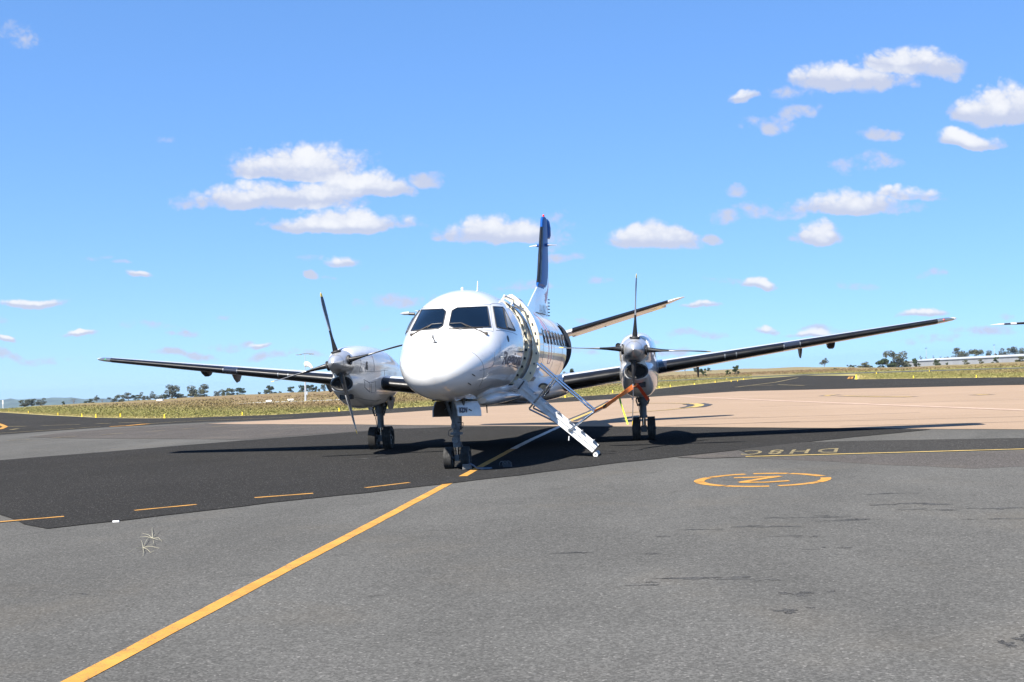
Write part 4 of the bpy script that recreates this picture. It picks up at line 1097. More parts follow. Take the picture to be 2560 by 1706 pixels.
for s in (1, -1):
    cx = s * NX; y = 8.79
    mg = MB(); mg.tube([(cx, y - .02, 1.35), (cx, y, .95)], .12, STEEL, 16); mg.tube([(cx, y, 1.0), (cx, y, .58)], .085, STEEL, 16)
    mg.lathe([(.86, .086), (.86, .115), (.92, .115), (.92, .086)], STEEL, (cx, y, 0), 'Z', 16); mg.lathe([(.56, .086), (.56, .10), (.62, .10), (.62, .086)], STEEL, (cx, y, 0), 'Z', 16)
    mg.tube([(cx - .12, y, 1.22), (cx - .07, y, .95)], .05, STEEL, 8); mg.tube([(cx + .14, y + .1, 1.2), (cx + .06, y + .05, .90)], .05, STEEL, 8)
    mg.box((cx, y, .29), (.14, .16, .16), STEEL)
    g = mg.obj('main_gear', plane)
    b = MB(); b.tube([(cx, y, .6), (cx, y, .28)], .045, CHROME, 14); b.obj('oleo_strut', g)
    b = MB(); b.tube([(cx - .30, y, .30), (cx + .30, y, .30)], .04, STEEL, 10); b.obj('axle', g)
    b = MB(); b.beam((cx + .03, y + .12, .62), (cx + .03, y + .30, .45), .08, .03, STEEL, (1, 0, 0)); b.beam((cx + .03, y + .30, .45), (cx + .03, y + .10, .30), .08, .03, STEEL, (1, 0, 0)); b.obj('torque_link', g)
    b = MB(); b.tube([(cx - .08, y - .08, .98), (cx - .10, y - .09, .8), (cx - .07, y - .09, .6), (cx - .09, y - .07, .4)], .010, SEAL, 6); b.tube([(cx - .13, y - .1, 1.15), (cx - .16, y - .12, 1.0), (cx - .12, y - .1, .86)], .02, SEAL, 6); b.tube([(cx + .13, y - .1, 1.1), (cx + .16, y - .12, 1.0), (cx + .12, y - .1, .9)], .02, SEAL, 6); b.obj('hydraulic_hose', g)
    for k in (-1, 1): wheel_parts(g, (cx + k * .188, y, .292), .297, .195)
    for k in (-1, 1):
        b = MB(); b.loft([[(cx + k * .27, y - .45, 1.32), (cx + k * .29, y - .45, 1.32), (cx + k * .29, y + .5, 1.32), (cx + k * .27, y + .5, 1.32)], [(cx + k * .25, y - .1, 1.02), (cx + k * .265, y - .1, 1.02), (cx + k * .265, y + .3, 1.02), (cx + k * .25, y + .3, 1.02)]], DULL)
        if k == s * -1 or s < 0: b.obj('gear_door', g, smooth=False)
# nose gear
ny = 1.66
mg = MB()
mg.tube([(0, ny + .03, 1.55), (0, ny, .82)], [.10, .085], STEEL, 14); mg.tube([(-.22, ny - .05, 1.45), (-.05, ny, .92)], .035, STEEL, 8); mg.tube([(.22, ny - .05, 1.45), (.05, ny, .92)], .035, STEEL, 8)
mg.tube([(0, ny, .9), (0, ny, .50)], .066, STEEL, 14); mg.lathe([(.66, .07), (.66, .125), (.70, .125), (.70, .07)], STEEL, (0, ny, 0), 'Z', 18)
mg.lathe([(.42, .05), (.42, .075), (.50, .075), (.50, .05)], STEEL, (0, ny, 0), 'Z', 14); mg.box((-.035, ny - .06, .83), (.075, .12, .09), STEEL)
mg.tube([(.05, ny + .15, 1.5), (.05, ny + .06, .75)], .05, BLACK, 8); mg.tube([(-.1, ny + .35, 1.45), (-.02, ny + .08, 1.0)], .04, BLACK, 8)
mg.box((.0, ny + .1, 1.28), (.26, .10, .45), BLACK)
g = mg.obj('nose_gear', plane)
b = MB(); b.tube([(0, ny, .5), (0, ny, .22)], .034, CHROME, 12); b.obj('oleo_strut', g); b = MB(); b.box((0, ny, .215), (.085, .10, .12), STEEL); b.obj('axle_block', g)
b = MB(); b.tube([(-.24, ny, .212), (.24, ny, .212)], .03, STEEL, 10); b.obj('axle', g)
b = MB(); b.beam((.06, ny + .08, .5), (.06, ny + .22, .36), .05, .025, STEEL, (1, 0, 0)); b.beam((.06, ny + .22, .36), (.05, ny + .06, .24), .05, .025, STEEL, (1, 0, 0)); b.obj('torque_link', g)
b = MB(); b.lathe([(.05, .03), (.0, .062), (-.035, .066), (-.035, .058), (-.028, .001)], STEEL, (-.005, ny - .10, .565), 'Y', 20); o = b.obj('taxi_lamp', g)
b = MB()
for k in range(7):
    q = 2 * pi * k / 6; rr_ = 0 if k == 6 else .038
    b.lathe([(-.030, .001), (-.036, .013), (-.030, .016)], LENS, (-.005 + rr_ * cos(q), ny - .10, .565 + rr_ * sin(q)), 'Y', 10)
b.obj('lamp_bulb', g)
b = MB(); b.tube([(-.06, ny - .07, .78), (-.13, ny - .09, .74), (-.145, ny - .09, .66), (-.10, ny - .09, .63), (-.03, ny - .09, .62), (-.01, ny - .08, .59)], .0075, SEAL, 6); b.tube([(.02, ny - .07, .90), (.15, ny - .05, .88), (.14, ny - .05, .80), (.07, ny - .07, .74)], .009, SEAL, 6); b.obj('hydraulic_hose', g)
for k in (-1, 1): wheel_parts(g, (k * .165, ny, .212), .216, .155)
for s in (1, -1):
    b = MB(); x0 = s * .34; rr = []
    # door hinged at the bay edge, hanging down and out, slightly curved
    prof = [(s * .33, 1.315), (s * .37, 1.24), (s * .395, 1.14), (s * .40, 1.02)]
    lo = [(x, 1.12, z) for x, z in prof]; hi = [(x + s * .03, 2.12, z + .012) for x, z in prof]
    if s > 0: lo = [(x - .30, 1.38, z) for x, z in prof]; hi = [(x + .02, 2.15, z - .04) for x, z in prof]
    else: lo = [(x, 1.38, z) for x, z in prof]; hi = [(x + .30, 2.15, z - .03) for x, z in prof]
    V = lo + hi + [(x - s * .02, y, z) for x, y, z in lo] + [(x - s * .02, y, z) for x, y, z in hi]
    n = 4
    F = [(k, k + 1, n + k + 1, n + k) for k in range(3)]; F2 = [(2 * n + k, 2 * n + k + 1, 3 * n + k + 1, 3 * n + k) for k in range(3)]
    b.add(V, F, WHITE if s > 0 else DIRT); b.add(V, F2, DIRT if s < 0 else DULL); b.add(V, [(0, n, 3 * n, 2 * n), (3, n + 3, 3 * n + 3, 2 * n + 3), (0, 1, 2 * n + 1, 2 * n), (1, 2, 2 * n + 2, 2 * n + 1), (2, 3, 2 * n + 3, 2 * n + 2)], DULL)
    gd = b.obj('nose_gear_door', plane, angle=25, fix=True)
    b = MB(); b.tube([(s * .3, 1.75, 1.1), (s * .05, 1.75, 1.25)], .012, STEEL, 6); b.obj('door_link', gd)
    if s > 0:
        V, F = text_mesh('KDV', .13, 0, 1.)
        A0 = Vector(lo[1]) * .5 + Vector(lo[2]) * .5; A1 = Vector(hi[1]) * .5 + Vector(hi[2]) * .5; ex = (A1 - A0).normalized(); dn = (Vector(lo[3]) - Vector(lo[1])).normalized(); nn = dn.cross(ex); nn.normalize()
        if nn.dot(Vector((0, -1, 0))) < 0: nn = -nn
        b = MB(); b.add([A0 + ex * (.05 + v[0] * 1.1) - dn * (v[1] - .10) + nn * .012 for v in V], F, TEXTM); b.obj('door_lettering', gd, smooth=False)

# ------------------------------------------------------------------ boarding steps
steps = thing('boarding_steps', 'white folding boarding steps with chrome handrails leading up to the open aircraft door', 'steps', (2.3, 3.9, 0))
YN, YF = 3.58, 4.16
top = Vector((1.03, 0, 1.44)); foot = Vector((2.50, 0, .10))
dr = (foot - top).normalized(); up = Vector((-dr.z, 0, dr.x)) * -1
if up.z < 0: up = -up
for y in (YN, YF):
    b = MB(); a = Vector((1.00, y, 1.42)); c = Vector((2.47, y, .13)); wN = .215
    off = up * .105
    # side plate with top and bottom flanges
    b.beam(a + off * .55, c + off * .55, .03, wN, STAIRP, (0, 1, 0)) if False else None
    pl = [a - off * .25, c - off * .25, c + off * .55, a + off * .70]
    for dy in (0, .025):
        pass
    V = [(p.x, y, p.z) for p in pl] + [(p.x, y + .025, p.z) for p in pl]
    b.add(V, [(0, 1, 2, 3), (4, 7, 6, 5), (0, 4, 5, 1), (1, 5, 6, 2), (2, 6, 7, 3), (3, 7, 4, 0)], STAIRP)
    yy = y - .02 if y == YN else y + .045
    b.beam((pl[0].x, y - .015 + .0, pl[0].z), (pl[1].x, y - .015, pl[1].z), .024, .05, STAIRP, (0, 1, 0)); b.beam((pl[3].x, y - .01, pl[3].z), (pl[2].x, y - .01, pl[2].z), .014, .03, STAIRP, (0, 1, 0)); u0 = a + off * .98; u1 = c + off * .83; b.beam((u0.x, y + .01, u0.z), (u1.x, y + .01, u1.z), .055, .03, STAIRP, (0, 1, 0))
    # upper knuckle turning up into the doorway
    V = [(.86, 0, 1.64), (1.05, 0, 1.66), (1.12, 0, 1.50), (a.x + off.x * 1.4, 0, a.z + off.z * 1.4), (a.x - off.x * .2, 0, a.z - off.z * .2)]
    V2 = [(p[0], y + d_, p[2]) for d_ in (-.004, .021) for p in V]
    b.add(V2, [(0, 1, 2, 3, 4), (9, 8, 7, 6, 5)] + [(k, (k + 1) % 5, 5 + (k + 1) % 5, 5 + k) for k in range(5)], STAIRP)
    so_ = b.obj('stringer', steps, smooth=False)
    b = MB(); b.lathe([(-.03, .001), (-.03, .05), (.03, .05), (.03, .001)], STAIRP, (2.51, y - .01, .052), 'Y', 18); b.lathe([(-.034, .001), (-.034, .012)], SEAL, (2.51, y - .01, .052), 'Y', 10); b.obj('caster_wheel', steps)
    for f in (.12, .34, .52, .66, .8):
        p = a.lerp(c, f) + off * .6; b = MB(); b.box((p.x, y - .004, p.z), (.016, .012, .016), STEEL); b.obj('bolt', so_)
for k in range(6):
    p = Vector((1.00, 0, 1.42)).lerp(Vector((2.47, 0, .13)), (k + .6) / 6.2) + up * .08
    b = MB(); b.box((p.x - .02, (YN + YF) / 2 + .01, p.z), (.20, YF - YN - .05, .03), STAIRP); b.box((p.x + .075, (YN + YF) / 2 + .01, p.z + .0165), (.03, YF - YN - .06, .004), DULL); b.obj('step', steps, smooth=False)
for y, dz in ((YN - .04, 0), (YF + .06, .0)):
    b = MB(); b.tube([(1.38, y, 1.98), (1.43, y, 1.93), (1.72, y, 1.655), (2.45, y, .99), (2.515, y, .94), (2.50, y, .915), (2.47, y, .90), (2.0, y, .575)], .021, CHROME, 10); hr = b.obj('handrail', steps)
    b = MB(); b.tube([(1.72, y + .02, 1.63), (1.235, y + .02, 1.11), (1.185, y + .02, 1.055), (1.19, y + .02, 1.03), (1.25, y + .02, 1.0), (1.70, y + .02, .76)], .019, pmat('brushed_tube', (.30, .31, .33), .25, .9), 10); b.obj('rail_brace', hr)
    b = MB(); b.box((2.0, y, .575), (.06, .04, .05), STEEL); b.box((1.72, y, 1.64), (.05, .05, .05), STEEL); b.obj('rail_joint', hr)
b = MB(); b.tube([(.97, YN - .02, 1.46), (1.10, YN - .02, 1.62)], .016, STEEL, 8); b.obj('top_link', steps)
b = MB(); b.tube([(1.98, YN, .45), (1.97, YN, .36)], .012, STAIRP, 6); b.obj('release_lever', steps)

# ------------------------------------------------------------------ tie strap from the rail to the propeller
def ribbon(b, pts, w, mat, wdir=(0, -.1, 1), seg=8):
    P = [Vector(p) for p in pts]; D = []
    for a, c in zip(P[:-1], P[1:]): D += [a.lerp(c, i / seg) for i in range(seg)]
    D.append(P[-1]); V = []
    for i, p in enumerate(D):
        t = (D[min(i + 1, len(D) - 1)] - D[max(i - 1, 0)]).normalized(); d = Vector(wdir); d = (d - t * d.dot(t)).normalized()
        d = (Matrix.Rotation(.35 * sin(i * .21), 3, t) @ d)
        nn = t.cross(d) * .002
        V += [p + d * w / 2 + nn, p - d * w / 2 + nn, p - d * w / 2 - nn, p + d * w / 2 - nn]
    F = []
    for i in range(len(D) - 1):
        for j in range(4): F.append((4 * i + j, 4 * i + (j + 1) % 4, 4 * i + 4 + (j + 1) % 4, 4 * i + 4 + j))
    b.add(V, F, mat)
strap = thing('propeller_tie_strap', 'orange webbing strap tying the port propeller blade to the steps handrail', 'strap', (3.0, 4.6, 0))
b = MB(); ribbon(b, [(2.50, 3.62, .93), (2.62, 3.85, .985), (2.72, 4.0, 1.02)], .055, ORANGE); ribbon(b, [(2.72, 4.0, 1.02), (3.0, 4.6, 1.21), (3.15, 4.85, 1.31), (3.27, 5.1, 1.392)], .10, ORANGE); b.obj('webbing', strap)
b = MB(); b.tube([(3.27, 5.1, 1.392), (3.31, 5.2, 1.40), (3.345, 5.3, 1.44)], .025, ORANGE, 8); b.obj('knot', strap)
b = MB(); ribbon(b, [(2.69, 3.94, 1.005), (2.745, 4.04, 1.03)], .085, BLACK); b.obj('buckle', strap)
b = MB(); ribbon(b, [(3.345, 5.3, 1.44), (3.42, 5.5, 1.33), (3.565, 6.0, 1.07)], .075, pmat('red_orange_webbing', (.62, .06, .012), .7), (1, 0, .6)); b.obj('webbing_tail', strap)
b = MB(); ribbon(b, [(3.0, 4.62, 1.16), (3.02, 4.62, 1.05)], .04, GREEN, (1, 0, 0)); ribbon(b, [(3.02, 4.62, 1.05), (3.07, 4.62, .88), (3.15, 4.6, .60)], .034, LIME, (1, 0, 0)); b.obj('warning_streamer', strap)

# ------------------------------------------------------------------ wheel chocks
ck = thing('wheel_chock', 'grey ribbed wheel chock with blue rope against the nose wheel', 'chock', (.28, 1.28, 0))
CHK = pmat('chock_rubber', (.10, .10, .10), .6)
b = MB(); b.loft([[(.18, 1.18, .02), (.34, 1.18, .02), (.34, 1.30, .02), (.18, 1.30, .02)], [(.18, 1.20, .12), (.34, 1.20, .12), (.34, 1.23, .12), (.18, 1.23, .12)]], CHK)
b.obj('chock_body', ck, smooth=False)
for k in range(4):
    b2 = MB(); b2.box((.26, 1.172 + .006 * k, .035 + .024 * k), (.15, .012, .010), pmat('pale_rib', (.22, .21, .19), .6)); b2.obj('rib', ck, smooth=False)
b = MB(); b.tube([(.30, 1.19, .115), (.34, 1.17, .125), (.40, 1.14, .10), (.48, 1.05, .05), (.58, 1.02, .035), (.70, 1.06, .035), (.74, 1.14, .035), (.70, 1.22, .035), (.58, 1.24, .035), (.46, 1.25, .035)], .014, pmat('blue_rope', (.07, .10, .14), .5), 8); b.obj('rope', ck)
ck = thing('wheel_chock', 'spare black wheel chock with rope loops lying in the shadow right of the nose wheel', 'chock', (.97, 1.55, 0))
b = MB(); b.loft([[(.90, 1.48, .02), (1.06, 1.48, .02), (1.06, 1.62, .02), (.90, 1.62, .02)], [(.90, 1.53, .10), (1.06, 1.53, .10), (1.06, 1.57, .10), (.90, 1.57, .10)]], BLACK); b.obj('chock_body', ck, smooth=False)
for k in range(3):
    b = MB(); b.tube([(.88 + .06 * k + .05 * cos(t), 1.52, .07 + .06 * sin(t)) for t in np.linspace(-.3, pi + .3, 12)], .010, pmat('grey_rope', (.06, .06, .06), .6), 6); b.obj('rope', ck)

# ------------------------------------------------------------------ dry weed and litter on the apron
STRAW = pmat('straw', (.27, .25, .18), .8)
wd = MB(); 
def gp(x, y): return Vector(G(260 + x * .0765, 1300 + y * .0765))
for pts in ([(1275, 945), (830, 1140)], [(1275, 945), (1420, 720), (1590, 635)], [(1275, 945), (1400, 740), (1500, 550)], [(1275, 945), (1640, 865), (1600, 680)], [(1275, 945), (1300, 1100), (1275, 1230)], [(1275, 945), (1420, 1060), (1520, 1105), (1640, 1108)],
            [(1275, 945), (1560, 960), (1800, 965)], [(1590, 635), (1460, 580), (1220, 465)], [(1590, 635), (1590, 540), (1660, 455)], [(1590, 635), (1700, 520), (1830, 380)], [(1590, 635), (1370, 630), (1180, 595)], [(1590, 635), (1780, 670), (1900, 745)], [(1590, 635), (1575, 430), (1580, 270)], [(1590, 635), (1760, 740), (1960, 690)], [(1275, 945), (1250, 830), (1210, 690)]):
    P = [gp(*q) for q in pts]; P = [p + Vector((0, 0, .012 + .02 * (i % 2))) for i, p in enumerate(P)]
    if len(P) == 2: P = [P[0], P[0].lerp(P[1], .5) + Vector((0, 0, .02)), P[1]]
    wd.tube(P, [.0034] + [.0026] * (len(P) - 2) + [.0014], STRAW, 4)
tag(wd.obj('dry_weed'), 'dry straw coloured weed stalks lying on the grey asphalt', 'weed')
b = MB(); a = G(290, 1308); b.box((a[0], a[1], .022), (.085, .02, .02), pmat('white_scrap', (.8, .8, .8), .5), Matrix.Rotation(.1, 3, 'Z')); tag(b.obj('plastic_scrap', smooth=False), 'small white plastic scrap beside the edge of the dark asphalt', 'litter')

# ------------------------------------------------------------------ second airliner, wing tip reaching in from the right
p2 = thing('parked_airliner', 'second airliner parked off to the right with only its wing tip in view', 'aeroplane', (0, 0, 0))
tip = at_d(2484, 812, 64); P0 = Vector((tip[0], tip[1], 0)); p2.location = (float(tip[0] + 12.6), float(tip[1]), 0)
zt = float(tip[2])
def off2(P): return [(p[0] + P0.x, p[1] + P0.y, p[2]) for p in P]
b = MB(); rg = []
for X, c, t in ((0, .25, .10), (.25, .7, .10), (.6, .95, .115), (1.3, 1.1, .13), (6, 1.7, .15), (12.6, 2.1, .16), (19.2, 1.7, .15), (24.6, 1.0, .12), (25.2, .3, .1)):
    yLE = abs(X - 12.6) * .05 + (.5 if X in (0, 25.2) else 0); rg.append(off2(wing_ring(X, yLE - .6, zt, c, t, 0.)))
b.loft(rg, WHITE); w = b.obj('wing', p2, angle=30)
b = MB(); boot_strip(b, [(P0.x + X, P0.y + abs(X - 12.6) * .05 - .6, zt, c, t, 0) for X, c, t in ((1.2, 1.1, .13), (6, 1.7, .15), (8.2, 1.8, .155))], .09, .09, .006, BOOT); b.obj('de_icing_boot', w)
b = MB(); boot_strip(b, [(P0.x + X, P0.y + abs(X - 12.6) * .05 - .6, zt, c, t, 0) for X, c, t in ((.56, .93, .115), (.9, 1.0, .12))], .10, .10, .007, BOOT2); b.obj('position_lamp', w)
b = MB(); cxx = P0.x + 12.6
rr = []
for y, r_, zc in ((-9.5, .05, 2.2), (-9.0, .6, 2.3), (-7.5, 1.15, 2.45), (-6, 1.33, 2.5), (8, 1.33, 2.5), (12, .8, 2.9), (15, .2, 3.2)):
    rr.append([(cxx + r_ * cos(t), P0.y + y, zc + r_ * sin(t)) for t in np.linspace(0, 2 * pi, 25)[:-1]])
b.loft(rr, WHITE); b.obj('fuselage', p2)
b = MB(); b.loft([[(cxx - .1, P0.y + 10.5, 3.2), (cxx + .1, P0.y + 10.5, 3.2), (cxx + .1, P0.y + 14.5, 3.2), (cxx - .1, P0.y + 14.5, 3.2)], [(cxx - .08, P0.y + 12.5, 7.2), (cxx + .08, P0.y + 12.5, 7.2), (cxx + .08, P0.y + 15, 7.2), (cxx - .08, P0.y + 15, 7.2)]], NAVY); b.obj('tail_fin', p2, smooth=False)
for s in (-1, 1):
    b = MB(); rr = []
    for y, w_, h_ in ((-2.9, .25, .3), (-2.2, .42, .5), (0, .5, .6), (2.5, .4, .4), (4, .1, .1)): rr.append([(cxx + s * 4 + w_ * cos(t), P0.y + y, zt - .25 + h_ * sin(t)) for t in np.linspace(0, 2 * pi, 17)[:-1]])
    b.loft(rr, WHITE); b.obj('engine_nacelle', p2)
    b = MB(); b.tube([(cxx + s * 4, P0.y + .6, zt - .6), (cxx + s * 4, P0.y + .6, .4)], .1, STEEL, 10); g2 = b.obj('main_gear', p2)
    for k in (-1, 1): wheel_parts(g2, (cxx + s * 4 + k * .22, P0.y + .6, .4), .4, .25)
b = MB(); b.tube([(cxx, P0.y - 7.5, 1.5), (cxx, P0.y - 7.5, .3)], .08, STEEL, 10); g2 = b.obj('nose_gear', p2)
for k in (-1, 1): wheel_parts(g2, (cxx + k * .18, P0.y - 7.5, .25), .25, .16)

# ------------------------------------------------------------------ lamp post with wind cone, markers, signs
GUP = Vector((.032, 0, 1)).normalized()       # true upright: the airfield itself falls gently to the left
LAMPG = pmat('galvanised_pole', (.50, .51, .52), .45, .5)
c = G(764, 1003.5); pole = thing('lamp_post', 'tall pale lamp post with four lamps and a white wind cone in the grass', 'lamp post', tuple(map(float, c)))
D0 = (Vector(c) - Vector(CAM)).dot(Vector(FW)); m_px = D0 / FPX
def pt(dx, h, dy=0.): return Vector((dx * m_px, dy, 0)) + GUP * (h * m_px)
b = MB(); b.tube([pt(0, 0), pt(-.6, 64)], [.11, .09], LAMPG, 10); b.tube([pt(-.6, 64), pt(-1.2, 118)], [.035, .025], LAMPG, 8); b.obj('pole', pole, smooth=True).location = (0, 0, 0)
b = MB(); b.tube([pt(-20, 117), pt(-1, 119), pt(20, 117.5)], .034, BLACK, 6); o = b.obj('cross_arm', pole); o.location = (0, 0, 0)
for dx in (-22, -13, 12, 20):
    b = MB(); q = pt(dx, 116); b.loft([[q + Vector((-.13, -.08, 0)), q + Vector((.13, -.08, 0)), q + Vector((.13, .08, 0)), q + Vector((-.13, .08, 0))], [q + Vector((-.08, -.05, .07)), q + Vector((.08, -.05, .07)), q + Vector((.08, .05, .07)), q + Vector((-.08, .05, .07))]], BLACK); b.obj('lamp_head', pole, smooth=False).location = (0, 0, 0)
b = MB(); b.box(pt(3.5, 20), (.13, .12, .34), LAMPG); b.obj('control_box', pole, smooth=False).location = (0, 0, 0)
b = MB(); q0 = pt(0, 92); path = [q0, q0 + Vector((.25, -.05, .02)), q0 + Vector((.5, -.08, -.12)), q0 + Vector((.78, -.1, -.42))]
CONE = pmat('white_fabric', (.8, .8, .78), .8)
b.tube(path, [.27, .26, .20, .12], CONE, 14, caps=False); b.obj('wind_cone', pole).location = (0, 0, 0)
MARKW = pmat('white_marker', (.78, .77, .74), .6, vary=.1)
for x, y, w_ in ((672.6, 1005.5, .62), (727, 1002.5, .66)):
    c = G(x, y); b = MB(); L = w_
    b.tube([(-L / 2, 0, .10), (L / 2, 0, .10)], .11, MARKW, 14); b.tube([(L / 2 - .01, 0, .10), (L / 2 + .004, 0, .10)], .09, DIRT, 14)
    o = b.obj('ground_marker'); o.location = tuple(map(float, c))
    tag(o, 'white drum marker in the grass left of the lamp post, ' + ('farther from the post' if x < 700 else 'nearer the post'), 'marker', 'white drum markers by the wind cone')
sheet('gravel_path', poly_px([(585, 1011), (640, 1008), (700, 1006), (760, 1004.5), (840, 1001), (900, 998), (900, 995.5), (840, 999), (760, 1002.5), (690, 1004.5), (630, 1006.5)]), .01, pmat('pale_gravel', (.32, .30, .25), .9, vary=.3, vscale=2))
YM = pmat('yellow_cone_plastic', (.85, .60, .02), .5)
marks = [(22, 1030, 3), (71, 1033.5, 5), (145, 1038.5, 6), (205, 1042, 7), (240, 1044, 8), (301, 1043.5, 9), (411.5, 1045.3, 9), (606, 1039, 8), (848, 1028.5, 8), (1413, 994, 8), (1532, 983.5, 7), (1648, 971, 5), (1676, 968, 5),
         (1736, 962, 4), (1788, 957, 4), (1828, 955, 4), (1844, 954, 3.5), (1859, 950, 4), (1817, 949.5, 3), (2141, 948, 10), (2191, 936, 4.5), (2284, 946.3, 6), (2323.5, 930.5, 4), (2441, 944.3, 6)]
for i, (x, y, h) in enumerate(marks):
    c = G(x, y); D = (Vector(c) - Vector(CAM)).dot(Vector(FW)); H = h * D / FPX * 1.08; b = MB()
    b.lathe([(0, H * .3), (H * .05, H * .28), (H * .08, H * .17), (H * .9, H * .13), (H, H * .10), (H, .001)], YM, (0, 0, 0), 'Z', 10)
    o = b.obj('edge_marker'); o.location = tuple(map(float, c))
    nth = ['first', 'second', 'third', 'fourth', 'fifth', 'sixth', 'seventh', 'eighth', 'ninth', 'tenth', 'eleventh', 'twelfth', 'thirteenth', 'fourteenth', 'fifteenth', 'sixteenth', 'seventeenth', 'eighteenth', 'nineteenth', 'twentieth', 'twenty first', 'twenty second', 'twenty third', 'twenty fourth'][i]
    where = 'left of the nose gear' if x < 900 else ('between the fuselage and the port wing' if x < 1900 else 'on the grass at the right')
    tag(o, f'yellow edge marker {where}, {nth} from left', 'marker', 'yellow markers along the grass edge')
c = at_d(7.5, 1019.5, 190); b = MB(); b.tube([(0, 0, -.6), (0, 0, .75)], .05, MARKW, 8); b.box((0, 0, .9), (.16, .05, .62), MARKW); o = b.obj('sign_post'); o.location = tuple(map(float, c)); tag(o, 'white post with a narrow white board at the far left edge', 'sign')
c = at_d(400, 1002.5, 210); b = MB(); b.box((0, 0, .12), (1.1, .5, .25), MARKW); b.box((0, 0, .27), (1.0, .4, .05), MARKW); o = b.obj('ground_sign'); o.location = tuple(map(float, c)); tag(o, 'low white sign board lying in the grass below the left trees', 'sign')

# ------------------------------------------------------------------ long pale shed at the right
shed = None
A0 = at_d(2268, 915, 620); A1 = at_d(2700, 900, 470); z_top0 = at_d(2268, 904.5, 620)[2]; z_top1 = at_d(2700, 884, 470)[2]
shed = thing('storage_shed', 'long low pale metal shed behind bushes at the right', 'building', (float(A0[0]), float(A0[1]), float(A0[2])))
a = Vector(A0); c = Vector(A1); dirv = (c - a); dirv.z = 0; L = dirv.length; dirv.normalize(); dep = Vector((-dirv.y, dirv.x, 0))
if dep.y < 0: dep = -dep
WALLM = pmat('pale_metal_wall', (.27, .28, .29), .55, vary=.12, vscale=.2); ROOFM = pmat('pale_metal_roof', (.36, .37, .38), .5)
npan = 40; pm = None
for k in range(npan):
    f0, f1 = k / npan, (k + .97) / npan
    p0 = a + dirv * L * f0; p1 = a + dirv * L * f1
    zb0 = a.z + (c.z - a.z) * f0 - 2; zt0 = z_top0 + (z_top1 - z_top0) * f0
    b = MB(); b.add([(p0.x, p0.y, zb0), (p1.x, p1.y, zb0), (p1.x, p1.y, zt0), (p0.x, p0.y, zt0)] + [(q.x + dep.x * .3, q.y + dep.y * .3, z) for q, z in ((p0, zb0), (p1, zb0), (p1, zt0), (p0, zt0))],
                    [(0, 1, 2, 3), (4, 7, 6, 5), (0, 4, 5, 1), (1, 5, 6, 2), (2, 6, 7, 3), (3, 7, 4, 0)], WALLM); b.obj('wall_panel', shed, smooth=False)
b = MB(); e0 = a - dep * .4; e1 = a + dirv * L - dep * .4
b.add([(e0.x, e0.y, z_top0 + .02), (e1.x, e1.y, z_top1 + .02), (e1.x + dep.x * 14, e1.y + dep.y * 14, z_top1 + .9), (e0.x + dep.x * 14, e0.y + dep.y * 14, z_top0 + .9), (e0.x, e0.y, z_top0 + .25), (e1.x, e1.y, z_top1 + .25), (e1.x + dep.x * 14, e1.y + dep.y * 14, z_top1 + 1.1), (e0.x + dep.x * 14, e0.y + dep.y * 14, z_top0 + 1.1)],
      [(0, 1, 2, 3), (4, 7, 6, 5), (0, 4, 5, 1), (1, 5, 6, 2), (2, 6, 7, 3), (3, 7, 4, 0)], ROOFM); b.obj('roof', shed, smooth=False)
for x, yb, yt in ((2317, 904, 871), (2487, 893, 863)):
    D = 640; c0 = at_d(x, yb + 4, D); c1 = at_d(x, yt, D); b = MB(); H = c1[2] - c0[2]
    b.tube([(0, 0, 0), (0, 0, H)], [.14, .08], LAMPG, 6); b.box((0, 0, H), (1.0, .5, .25), SEAL); o = b.obj('light_mast'); o.location = tuple(map(float, c0))
    tag(o, 'thin distant light mast above the shed, ' + ('left one near the big tree' if x < 2400 else 'right one among the gum trees'), 'light mast', 'light masts behind the shed')

# ------------------------------------------------------------------ trees and bushes
def leaf_mat(name, c1, c2):
    m = bpy.data.materials.new(name); m.use_nodes = True
    b = NB(m.node_tree); p = m.node_tree.nodes['Principled BSDF']
    at = b.n('ShaderNodeAttribute', attribute_name='tone').outputs['Fac']
    oi = b.n('ShaderNodeObjectInfo').outputs['Random']
    col = b.mix(at, tuple(c1) + (1,), tuple(c2) + (1,))
    col = b.mix(b.m('MULTIPLY', oi, .35), col, rgb(.10, .085, .045))
    b.put(p.inputs['Base Color'], col); p.inputs['Roughness'].default_value = .7; p.inputs['Specular IOR Level'].default_value = .2
    return m
LEAF = {'gum': leaf_mat('grey_green_leaves', (.040, .048, .030), (.092, .098, .062)), 'dark': leaf_mat('dark_green_leaves', (.018, .032, .011), (.050, .076, .025)), 'olive': leaf_mat('olive_leaves', (.045, .050, .018), (.10, .102, .038)), 'bare': leaf_mat('bare_twigs', (.07, .055, .045), (.12, .10, .08))}
BARK = pmat('bark', (.17, .14, .11), .9, vary=.3, vscale=1.5)
